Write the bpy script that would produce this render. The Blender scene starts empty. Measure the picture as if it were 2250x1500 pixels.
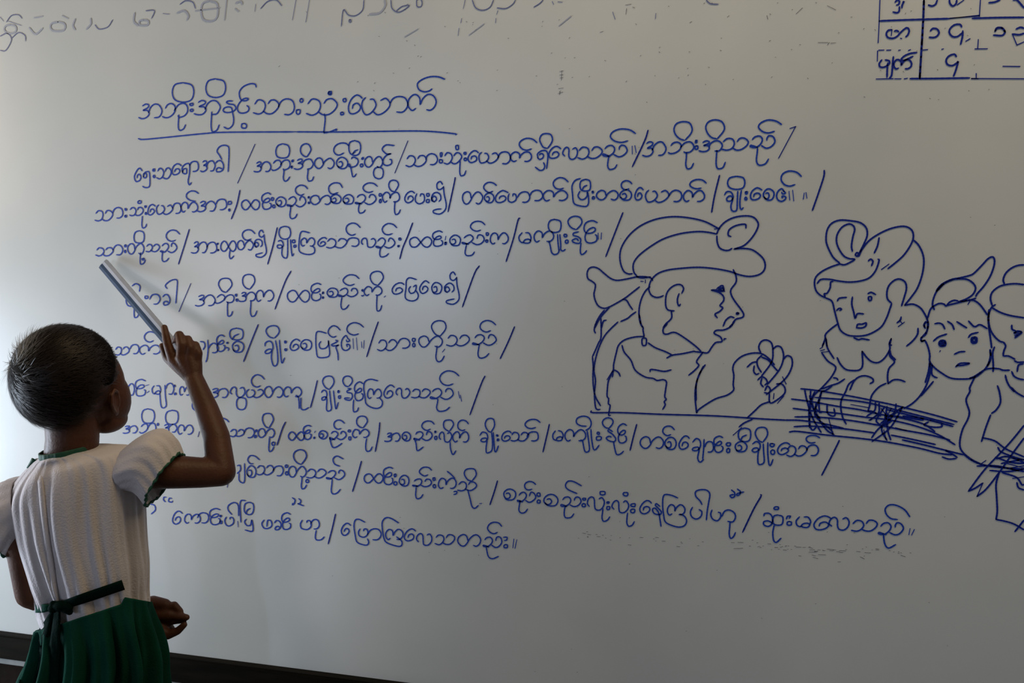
import bpy, bmesh, math, random
import numpy as np
from mathutils import Vector, Matrix

# ---------------------------------------------------------------- camera, world, lights, exposure
sc = bpy.context.scene
col = sc.collection
CAM_Z = 1.30
CAM = Vector((0.0, -1.38, CAM_Z))
YAW, PITCH = math.radians(13.0), math.radians(6.3)
FPX = 1750.0
FW = Vector((-math.sin(YAW)*math.cos(PITCH), math.cos(YAW)*math.cos(PITCH), -math.sin(PITCH)))
RT = Vector((math.cos(YAW), math.sin(YAW), 0.0))
UP = RT.cross(FW)
cd = bpy.data.cameras.new('camera'); cam = bpy.data.objects.new('camera', cd); col.objects.link(cam)
cd.sensor_width = 36.0; cd.lens = 36.0*FPX/2250.0; cd.clip_start = 0.02
cam.location = CAM
cam.rotation_euler = Matrix((RT, UP, -FW)).transposed().to_euler()
sc.camera = cam
cd.dof.use_dof = True; cd.dof.focus_distance = 1.36; cd.dof.aperture_fstop = 8.0

world = bpy.data.worlds.new('world'); sc.world = world; world.use_nodes = True
wn = world.node_tree.nodes; wl = world.node_tree.links
sky = wn.new('ShaderNodeTexSky'); sky.sky_type = 'HOSEK_WILKIE'; sky.turbidity = 6.0
sky.sun_direction = (0.3, -0.6, 0.75)
bg = wn['Background']; wl.new(sky.outputs[0], bg.inputs[0]); bg.inputs[1].default_value = 1.0

def area(name, loc, direction, sx, sy, power, colr):
    ld = bpy.data.lights.new(name, 'AREA'); ld.shape = 'RECTANGLE'; ld.size = sx; ld.size_y = sy
    ld.energy = power; ld.color = colr
    o = bpy.data.objects.new(name, ld); col.objects.link(o); o.location = loc
    o.rotation_euler = Vector(direction).to_track_quat('-Z', 'Z').to_euler()
    return o
# daylight entering through the windows of the left wall, plus an added high warm opening
WIN = [(-0.97, -0.22, .40, 1.05, 35.0, (0.73, 0.85, 1.0)), (-0.97, -0.22, 1.50, 2.05, 11.5, (1.0, 0.86, 0.66)),  # the high warm opening is a fill, added to warm the board's upper left
       (-3.15, -2.45, .55, 1.45, 12.0, (0.90, 0.90, 1.0)), (-6.70, -5.30, .65, 1.95, 88.0, (0.48, 0.69, 1.0))]
for y0, y1, z0, z1, pw, cl in WIN:
    area('window_and_fill_light', (-2.58, (y0+y1)/2, (z0+z1)/2), (1, 0.0, 0.0), y1-y0, z1-z0, pw, cl)
# unseen warm fill lamp added under the ceiling to brighten the upper board
area('board_top_fill', (0.75, -0.55, 2.96), (0, 0.0, -1), 2.8, 0.30, 28.0, (1.0, 0.80, 0.50))
sc.view_settings.view_transform = 'Standard'; sc.view_settings.look = 'None'
sc.view_settings.gamma = 1.0; sc.view_settings.use_curve_mapping = False
sc.view_settings.exposure = 0.0

# ---------------------------------------------------------------- helpers
def ray(px, py):
    return FW + RT*((px-1125.0)/FPX) + UP*((750.0-py)/FPX)
def at(px, py, d):
    """world point seen at a pixel, d metres along the view axis"""
    return CAM + ray(px, py)*d
def onboard(px, py, y=0.0):
    r = ray(px, py)
    return CAM + r*((y-CAM.y)/r.y)

def mat(name, c, rough=0.6, **kw):
    m = bpy.data.materials.new(name); m.use_nodes = True
    b = m.node_tree.nodes['Principled BSDF']
    b.inputs['Base Color'].default_value = (*c, 1); b.inputs['Roughness'].default_value = rough
    for k, v in kw.items():
        b.inputs[k.replace('_', ' ')].default_value = v
    return m
def vary(m, c1, c2, scale=6, detail=6, bump=0.0, stretch=(1, 1, 1), lo=0.35, hi=0.65, bscale=None):
    nt = m.node_tree; N = nt.nodes; L = nt.links; b = N['Principled BSDF']
    tc = N.new('ShaderNodeTexCoord'); mp = N.new('ShaderNodeMapping'); mp.inputs['Scale'].default_value = stretch
    nz = N.new('ShaderNodeTexNoise'); nz.inputs['Scale'].default_value = scale; nz.inputs['Detail'].default_value = detail
    cr = N.new('ShaderNodeValToRGB'); cr.color_ramp.elements[0].position = lo; cr.color_ramp.elements[1].position = hi
    cr.color_ramp.elements[0].color = (*c1, 1); cr.color_ramp.elements[1].color = (*c2, 1)
    L.new(tc.outputs['Object'], mp.inputs[0]); L.new(mp.outputs[0], nz.inputs[0]); L.new(nz.outputs[0], cr.inputs[0]); L.new(cr.outputs[0], b.inputs['Base Color'])
    if bump:
        n2 = nz
        if bscale:
            n2 = N.new('ShaderNodeTexNoise'); n2.inputs['Scale'].default_value = bscale; L.new(mp.outputs[0], n2.inputs[0])
        bp = N.new('ShaderNodeBump'); bp.inputs['Strength'].default_value = bump; bp.inputs['Distance'].default_value = 0.004
        L.new(n2.outputs[0], bp.inputs['Height']); L.new(bp.outputs[0], b.inputs['Normal'])
    return m

M = {}
M['board'] = vary(mat('whiteboard_enamel', (.78, .78, .77), 0.29, Specular_IOR_Level=1.0), (.60, .615, .60), (.67, .67, .64), 3.0, 8, 0.012, (1, 1, 1), .3, .62, 9.0)
M['ink'] = mat('blue_marker_ink', (.010, .050, .40), 0.5, Specular_IOR_Level=0.25)
M['ink2'] = mat('blue_marker_ink_fresh', (.004, .018, .25), 0.5, Specular_IOR_Level=0.25)
M['fade'] = mat('erased_ink', (.37, .39, .47), 0.5)
M['fade2'] = mat('old_ink', (.12, .14, .30), 0.5)
M['black'] = mat('black_marker_residue', (.03, .03, .05), 0.5)
M['smear'] = mat('smeared_ink', (.50, .53, .60), 0.5)
M['rail'] = vary(mat('dark_varnished_wood', (.01, .008, .005), 0.6, Specular_IOR_Level=0.05), (.004, .0035, .002), (.009, .007, .0045), 9, 6, .2, (1, 8, 8))
M['strip'] = vary(mat('pale_painted_wood', (.24, .25, .23), 0.7), (.18, .19, .18), (.30, .30, .28), 14, 5, .2)
M['wall'] = vary(mat('cream_plaster', (.55, .50, .42), 0.85), (.20, .18, .16), (.26, .24, .20), 3, 6, .3, bscale=60)
M['dado'] = vary(mat('dark_painted_plaster', (.025, .014, .010), 0.8, Specular_IOR_Level=0.05), (.010, .006, .004), (.018, .010, .007), 5, 6, .3, bscale=60)
M['floor'] = vary(mat('worn_concrete', (.16, .13, .10), 0.8), (.05, .045, .04), (.08, .07, .06), 2.5, 8, .3, bscale=40)
M['ceil'] = vary(mat('warm_ceiling_board', (.42, .32, .22), 0.85), (.22, .17, .12), (.28, .22, .15), 2, 5, .1)
M['frame'] = vary(mat('window_frame_paint', (.10, .14, .11), 0.5), (.08, .12, .10), (.13, .17, .13), 9, 5, .1)
M['glass'] = mat('window_glass', (1, 1, 1), 0.02, Transmission_Weight=1.0, IOR=1.45)
M['skin'] = vary(mat('brown_skin', (.08, .03, .015), 0.5, Specular_IOR_Level=0.25), (.068, .024, .012), (.094, .036, .019), 18, 5, .15, bscale=220)
M['hair'] = vary(mat('black_hair', (.006, .005, .004), 0.7, Specular_IOR_Level=0.04), (.004, .003, .003), (.009, .007, .006), 25, 4)
M['strand'] = mat('hair_strand', (.020, .013, .010), 0.45, Specular_IOR_Level=0.22)
M['blouse'] = vary(mat('white_cotton', (.66, .63, .64), 0.85, Sheen_Weight=0.0, Specular_IOR_Level=0.2), (.58, .53, .54), (.66, .61, .63), 7, 5, .25, bscale=350)
M['green'] = vary(mat('green_cotton', (.006, .085, .055), 0.8, Specular_IOR_Level=0.05), (.003, .036, .023), (.005, .055, .036), 12, 5, .2, bscale=400)
M['sash'] = vary(mat('dark_green_ribbon', (.002, .010, .007), 0.8, Specular_IOR_Level=0.02), (.001, .007, .005), (.003, .013, .010), 12, 5, .2, bscale=300)
M['trim'] = mat('green_piping', (.006, .07, .038), 0.7)
M['blue'] = vary(mat('blue_grey_plastic', (.03, .06, .12), 0.6, Specular_IOR_Level=0.2), (.022, .05, .11), (.038, .075, .15), 20, 4)
M['pale'] = vary(mat('pale_plastic', (.36, .39, .46), 0.5, Specular_IOR_Level=0.3), (.32, .35, .42), (.42, .44, .52), 20, 4)
M['eye'] = mat('eye_white', (.7, .68, .64), 0.2)
M['iris'] = mat('dark_iris', (.02, .01, .006), 0.15)

def link(name, me, m, parent=None, kind=None, label=None, cat=None, group=None, smooth=True):
    o = bpy.data.objects.new(name, me); col.objects.link(o)
    if m is not None: me.materials.append(m)
    if parent: o.parent = parent
    if kind: o['kind'] = kind
    if label: o['label'] = label
    if cat: o['category'] = cat
    if group: o['group'] = group
    if smooth:
        for p in me.polygons: p.use_smooth = True
    return o
def mesh(name, vs, fs, m, parent=None, **kw):
    me = bpy.data.meshes.new(name); me.from_pydata([tuple(v) for v in vs], [], fs); me.update()
    return link(name, me, m, parent, **kw)
def box(name, a, b, m, parent=None, bev=0.0, **kw):
    bm = bmesh.new(); bmesh.ops.create_cube(bm, size=1.0)
    for v in bm.verts:
        v.co = Vector([(a[i]+b[i])/2 + v.co[i]*(b[i]-a[i]) for i in range(3)])
    if bev: bmesh.ops.bevel(bm, geom=bm.edges[:], offset=bev, segments=2, affect='EDGES')
    me = bpy.data.meshes.new(name); bm.to_mesh(me); bm.free()
    return link(name, me, m, parent, smooth=False, **kw)
def empty(name, loc=(0, 0, 0), **kw):
    o = bpy.data.objects.new(name, None); col.objects.link(o); o.location = loc; o.empty_display_size = .1
    for k, v in kw.items(): o[k] = v
    return o
def smooth_pts(p, closed=False, step=5.0):
    """Catmull-Rom through 2-D or 3-D points"""
    p = [np.array(q, float) for q in p]
    if len(p) == 2: return p
    if closed: q = [p[-1]]+p+[p[0], p[1]]
    else: q = [2*p[0]-p[1]]+p+[2*p[-1]-p[-2]]
    out = []
    for i in range(1, len(q)-2):
        a, b, c, d = q[i-1:i+3]
        n = max(2, min(14, int(np.linalg.norm(c-b)/step)+1))
        for k in range(n):
            t = k/n
            out.append(.5*((2*b)+(c-a)*t+(2*a-5*b+4*c-d)*t*t+(3*b-a-3*c+d)*t**3))
    out.append(q[-2])
    return out

# ---------------------------------------------------------------- room shell
TOPZ = 3.0
box('floor', (-2.7, -8.0, -0.1), (3.6, 0.12, 0.0), M['floor'], kind='structure')
box('ceiling', (-2.7, -8.0, TOPZ), (3.6, 0.12, TOPZ+.1), M['ceil'], kind='structure')
zb = onboard(0, 1385).z                                   # lower edge of the white panel
wb = box('wall_back', (-2.7, 0.03, 0.0), (3.6, 0.12, TOPZ), M['wall'], kind='structure')
box('trim_1', (-2.6, 0.012, 0.0), (3.6, 0.03, zb-.070), M['dado'], kind='structure')
box('wall_right', (3.5, -8.0, 0), (3.6, 0.03, TOPZ), M['wall'], kind='structure')
box('wall_front', (-2.7, -8.1, 0), (3.6, -8.0, TOPZ), M['wall'], kind='structure')
def wall_with_holes():
    holes = [w[:4] for w in WIN]
    ys = sorted({-8.0, 0.03, *[h[0] for h in holes], *[h[1] for h in holes]})
    zs = sorted({0.0, TOPZ, *[h[2] for h in holes], *[h[3] for h in holes]})
    bm = bmesh.new()
    for y0, y1 in zip(ys, ys[1:]):
        for z0, z1 in zip(zs, zs[1:]):
            cy, cz = (y0+y1)/2, (z0+z1)/2
            if any(h[0] < cy < h[1] and h[2] < cz < h[3] for h in holes): continue
            r = bmesh.ops.create_cube(bm, size=1.0)
            for v in r['verts']:
                v.co = Vector((-2.65+v.co.x*.1, cy+v.co.y*(y1-y0), cz+v.co.z*(z1-z0)))
    me = bpy.data.meshes.new('wall_left'); bm.to_mesh(me); bm.free()
    return link('wall_left', me, M['wall'], kind='structure', smooth=False), holes
wall_left, holes = wall_with_holes()
for i, (y0, y1, z0, z1) in enumerate(holes):  # the high opening added as a warm fill gets a frame too
    w = box('window_%d' % (i+1), (-2.71, y0-.04, z0-.04), (-2.69, y1+.04, z0), M['frame'], kind='structure')
    for nm, a, b in (('window_frame', (-2.71, y0-.04, z1), (-2.66, y1+.04, z1+.04)), ('window_frame', (-2.71, y0-.04, z0), (-2.66, y0, z1)),
                     ('window_frame', (-2.71, y1, z0), (-2.66, y1+.04, z1)), ('mullion', (-2.70, (y0+y1)/2-.02, z0), (-2.66, (y0+y1)/2+.02, z1))):
        box(nm, a, b, M['frame'], w)
# ---------------------------------------------------------------- whiteboard
BX0, BX1, BZ1 = -1.80, 0.95, zb+1.50
board = empty('whiteboard', ((BX0+BX1)/2, 0, zb), label='large white enamel board covered in blue marker handwriting and line drawings', category='whiteboard')
BI = Matrix.Translation(-board.location)
def onb(o):
    o.matrix_parent_inverse = BI; return o
onb(box('panel', (BX0, 0.0, zb), (BX1, 0.02, BZ1), M['board'], board, label='glossy white writing surface'))
onb(box('bottom_rail', (BX0-.05, -.018, zb-.055), (BX1+.05, 0.028, zb), M['rail'], board, .003, label='dark varnished wooden rail'))
onb(box('ledge_strip', (BX0-.05, -.012, zb-.070), (BX1+.05, 0.028, zb-.055), M['strip'], board, .002, label='thin pale painted strip under the rail'))
onb(box('top_rail', (BX0-.05, -.018, BZ1), (BX1+.05, 0.028, BZ1+.05), M['rail'], board, .003))
onb(box('side_rail', (BX0-.05, -.018, zb), (BX0, 0.028, BZ1), M['rail'], board, .003))
onb(box('side_rail', (BX1, -.018, zb), (BX1+.05, 0.028, BZ1), M['rail'], board, .003))

# ---------------------------------------------------------------- handwriting
# letter shapes in a unit box (x right, y down); each list is one pen stroke
GL = {
 'O': [[(.5,0),(.9,.12),(1,.5),(.88,.88),(.5,1),(.12,.88),(0,.5),(.12,.12),(.5,0)]],
 'D': [[(.58,1),(.3,.92),(.08,.68),(0,.38),(.15,.1),(.5,0),(.85,.08),(1,.38),(.9,.65),(.62,.98)]],
 'C': [[(1,.35),(.75,.07),(.4,0),(.1,.2),(0,.55),(.15,.87),(.42,1),(.68,.88)]],
 'R': [[(0,.5),(.18,.15),(.5,0),(.85,.1),(1,.45),(.92,.78),(.68,.98),(.38,.97)]],
 'a': [[(.17,.14),(.3,.02),(.43,.07),(.40,.25),(.2,.44),(.38,.46),(.45,.68),(.34,.93),(.15,1),(0,.93)],[(.42,.6),(.5,.25),(.68,.03),(.87,.06),(1,.4),(.96,.7),(.85,.92),(.68,.95)]],
 's': [[(.06,.3),(.2,.03),(.4,.12),(.47,.45),(.38,.82),(.2,1),(0,.9)],[(.40,.80),(.55,.97),(.75,.93),(.95,.62),(1,.3),(.86,.03),(.68,.05),(.58,.3)]],
 'b': [[(.12,.35),(.2,.12),(.35,.02),(.48,.15),(.52,.45),(.42,.75),(.25,.97),(.1,1),(0,.9)],[(.48,.5),(.65,.1),(.85,0),(.98,.2),(1,.55),(.88,.85),(.68,.95),(.62,.85)]],
 'u': [[(.2,0),(.15,.3),(.1,.7),(.2,.95),(.42,1),(.75,.9),(1,.65)]],
 'n': [[(.27,.88),(.14,1),(.02,.75),(.02,.35),(.16,.05),(.3,.04),(.42,.25),(.43,.62),(.52,.3),(.7,.03),(.88,.08),(1,.4),(.96,.75),(.8,.97),(.66,.95)]],
 'e': [[(1,.18),(.8,.03),(.55,0),(.22,.22),(.02,.62),(.12,.93),(.4,1),(.75,.85),(.86,.62),(.65,.43),(.38,.52),(.32,.72)]],
 'y': [[(.14,0),(.03,.2),(0,.55),(.08,.92),(.2,1),(.38,.82),(.5,.45),(.42,.1),(.3,.08)],[(.4,.82),(.55,1),(.75,.92),(.95,.6),(1,.3),(.85,.02),(.67,.15)]],
 'p': [[(.15,.03),(0,.4),(.08,.82),(.35,1),(.65,.97),(.93,.75),(1,.38),(.85,.08),(.6,.08),(.55,.28)]],
 'm': [[(.25,.05),(.02,.4),(.08,.8),(.32,.95),(.45,.72),(.75,.62),(.95,.75),(.8,.98),(.5,.98),(.33,.9)],[(.55,.05),(.82,.1),(1,.45),(.93,.8)]],
 't': [[(.44,.55),(.38,.15),(.22,0),(.04,.2),(0,.6),(.12,.95),(.28,.97),(.42,.7),(.52,.35),(.7,.05),(.86,.05),(1,.4),(.96,.78),(.82,1),(.68,.92)]],
 'T': [[(.5,.5),(.36,.1),(.2,0),(.02,.25),(0,.65),(.12,.97),(.3,.95),(.5,.5),(.68,.08),(.85,0),(1,.3),(.97,.75),(.82,1),(.66,.9),(.5,.5)]],
 'c': [[(.22,.42),(.42,.35),(.55,.58),(.45,.82),(.2,.85),(.02,.62),(.05,.3),(.3,.03),(.62,0),(.92,.22),(1,.55),(.82,.92),(.5,1),(.22,.92),(.08,.7)]],
 'N': [[(.1,.3),(.2,.08),(.38,.02),(.5,.3),(.42,.68),(.22,.95),(.02,.9),(.02,.78),(.18,.88),(.3,.98)],[(.45,.8),(.65,1),(.85,.88),(1,.5),(.92,.1),(.76,0),(.68,.2),(.68,.35)]],
 'G': [[(.97,.09),(.6,0),(.15,.12),(.02,.36),(.2,.55),(.6,.55),(.85,.42),(.7,.32),(.35,.42),(.1,.68),(.2,.94),(.55,1),(.92,.88),(.95,.68),(.82,.62)]],
 'x': [[(.05,.22),(.3,0),(.7,.03),(1,.38),(.92,.78),(.6,1),(.18,.98),(.15,.78),(.45,.64),(.8,.74)]],
 'l': [[(.14,.72),(.02,.5),(.1,.15),(.28,0),(.42,.2),(.43,.65),(.5,.95),(.72,1),(.93,.75),(1,.35),(.85,.05),(.68,.15)]],
 'i': [[(.5,0),(.9,.12),(1,.5),(.88,.88),(.5,1),(.12,.85),(0,.5),(.12,.12),(.5,0)],[(.2,.95),(.35,.65),(.65,.5)]],
 'q': [[(.15,.62),(.02,.5),(.15,.38),(.4,.34),(.62,.42),(.66,.55),(.52,.62)],[(.2,.63),(.03,.58),(.1,.48),(.25,.46),(.36,.55),(.2,.63)],[(.76,.1),(.6,0),(.4,.08),(.42,.22),(.62,.26),(.82,.18)],[(.82,.16),(.86,.4),(1,.7),(.95,.88),(.6,1),(.18,.97),(.14,.9),(.4,.86),(.66,.84)]],
 'K': [[(.42,.22),(.3,0),(.1,.2),(0,.55),(.08,.9),(.3,1),(.52,.82),(.5,.62),(.32,.6),(.36,.76)],[(.42,.2),(.52,.34),(.36,.42),(.3,.28)],[(.72,.22),(.76,.88)],[(.94,.16),(1,.95)]],
}
class Crop:
    """strokes read in a magnified crop: origin, magnification"""
    def __init__(s, ox, oy, z): s.o = (ox, oy, z)
    def parse(s, text):
        ox, oy, z = s.o; out = []
        for item in text.replace('\n', ';').split(';'):
            w = item.split()
            if not w: continue
            k = w[0]; v = [float(t) for t in w[1:]]
            if k in ('S', '/', 'F'):
                pts = [(v[i], v[i+1]) for i in range(0, len(v), 2)]
                out.append((k, [(ox+x/z, oy+y/z) for x, y in pts]))
            else:
                x0, y0, x1, y1 = v
                for st in GL[k]:
                    out.append(('g', [(ox+(x0+a*(x1-x0))/z, oy+(y0+b*(y1-y0))/z) for a, b in st]))
        return out
def ribbons(strokes, width, rng, y=-0.0006, wob=.5):
    vs, fs = [], []
    for k, pts in strokes:
        if k == 'g': pts = [(x+rng.uniform(-wob, wob), yy+rng.uniform(-wob, wob)) for x, yy in pts]
        p = smooth_pts(pts, step=2.6)
        P = [onboard(q[0], q[1], y) for q in p]
        n = len(P); b0 = len(vs)
        for i in range(n):
            t = P[min(i+1, n-1)]-P[max(i-1, 0)]
            if t.length < 1e-7: t = Vector((1, 0, 0))
            t.normalize(); nn = Vector((-t.z, 0, t.x))
            w = width*.5*(1+.10*math.sin(i*.37+len(vs)))
            e = .55 if (i == 0 or i == n-1) else 1.0
            if i == 0: P0 = P[0]-t*width*.3
            else: P0 = P[i]+(t*width*.3 if i == n-1 else Vector())
            vs += [P0+nn*w*e, P0-nn*w*e]
            if i: fs.append((b0+2*i-2, b0+2*i-1, b0+2*i+1, b0+2*i))
    return vs, fs
rng = random.Random(7)
def ink(name, strokes, parent, m, width=.0026, y=-0.0006, **kw):
    vs, fs = ribbons(strokes, width, rng, y)
    fs = [f[::-1] for f in fs]
    o = mesh(name, vs, fs, m, parent, smooth=False, **kw)
    return o
A = Crop(290, 150, 6.25); B = Crop(650, 150, 6.25); Cc = Crop(280, 300, 5); Dd = Crop(700, 300, 5); Ee = Crop(1100, 260, 5)
Ff = Crop(1400, 250, 5); Gg = Crop(190, 430, 5); Hh = Crop(600, 470, 5); Ii = Crop(1000, 460, 5); Jj = Crop(260, 580, 5)
Kk = Crop(620, 580, 5); Mm = Crop(240, 700, 5); Nn = Crop(690, 700, 5); Pp = Crop(260, 810, 5); Qq = Crop(640, 800, 5)
Rr = Crop(1000, 900, 5); Vv = Crop(1400, 900, 5); Xx = Crop(480, 1000, 5); Yy = Crop(900, 1030, 5); Zz = Crop(1250, 1050, 5)
AA = Crop(1600, 1070, 5); BB = Crop(320, 1080, 5); CC = Crop(720, 1110, 5)
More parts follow.
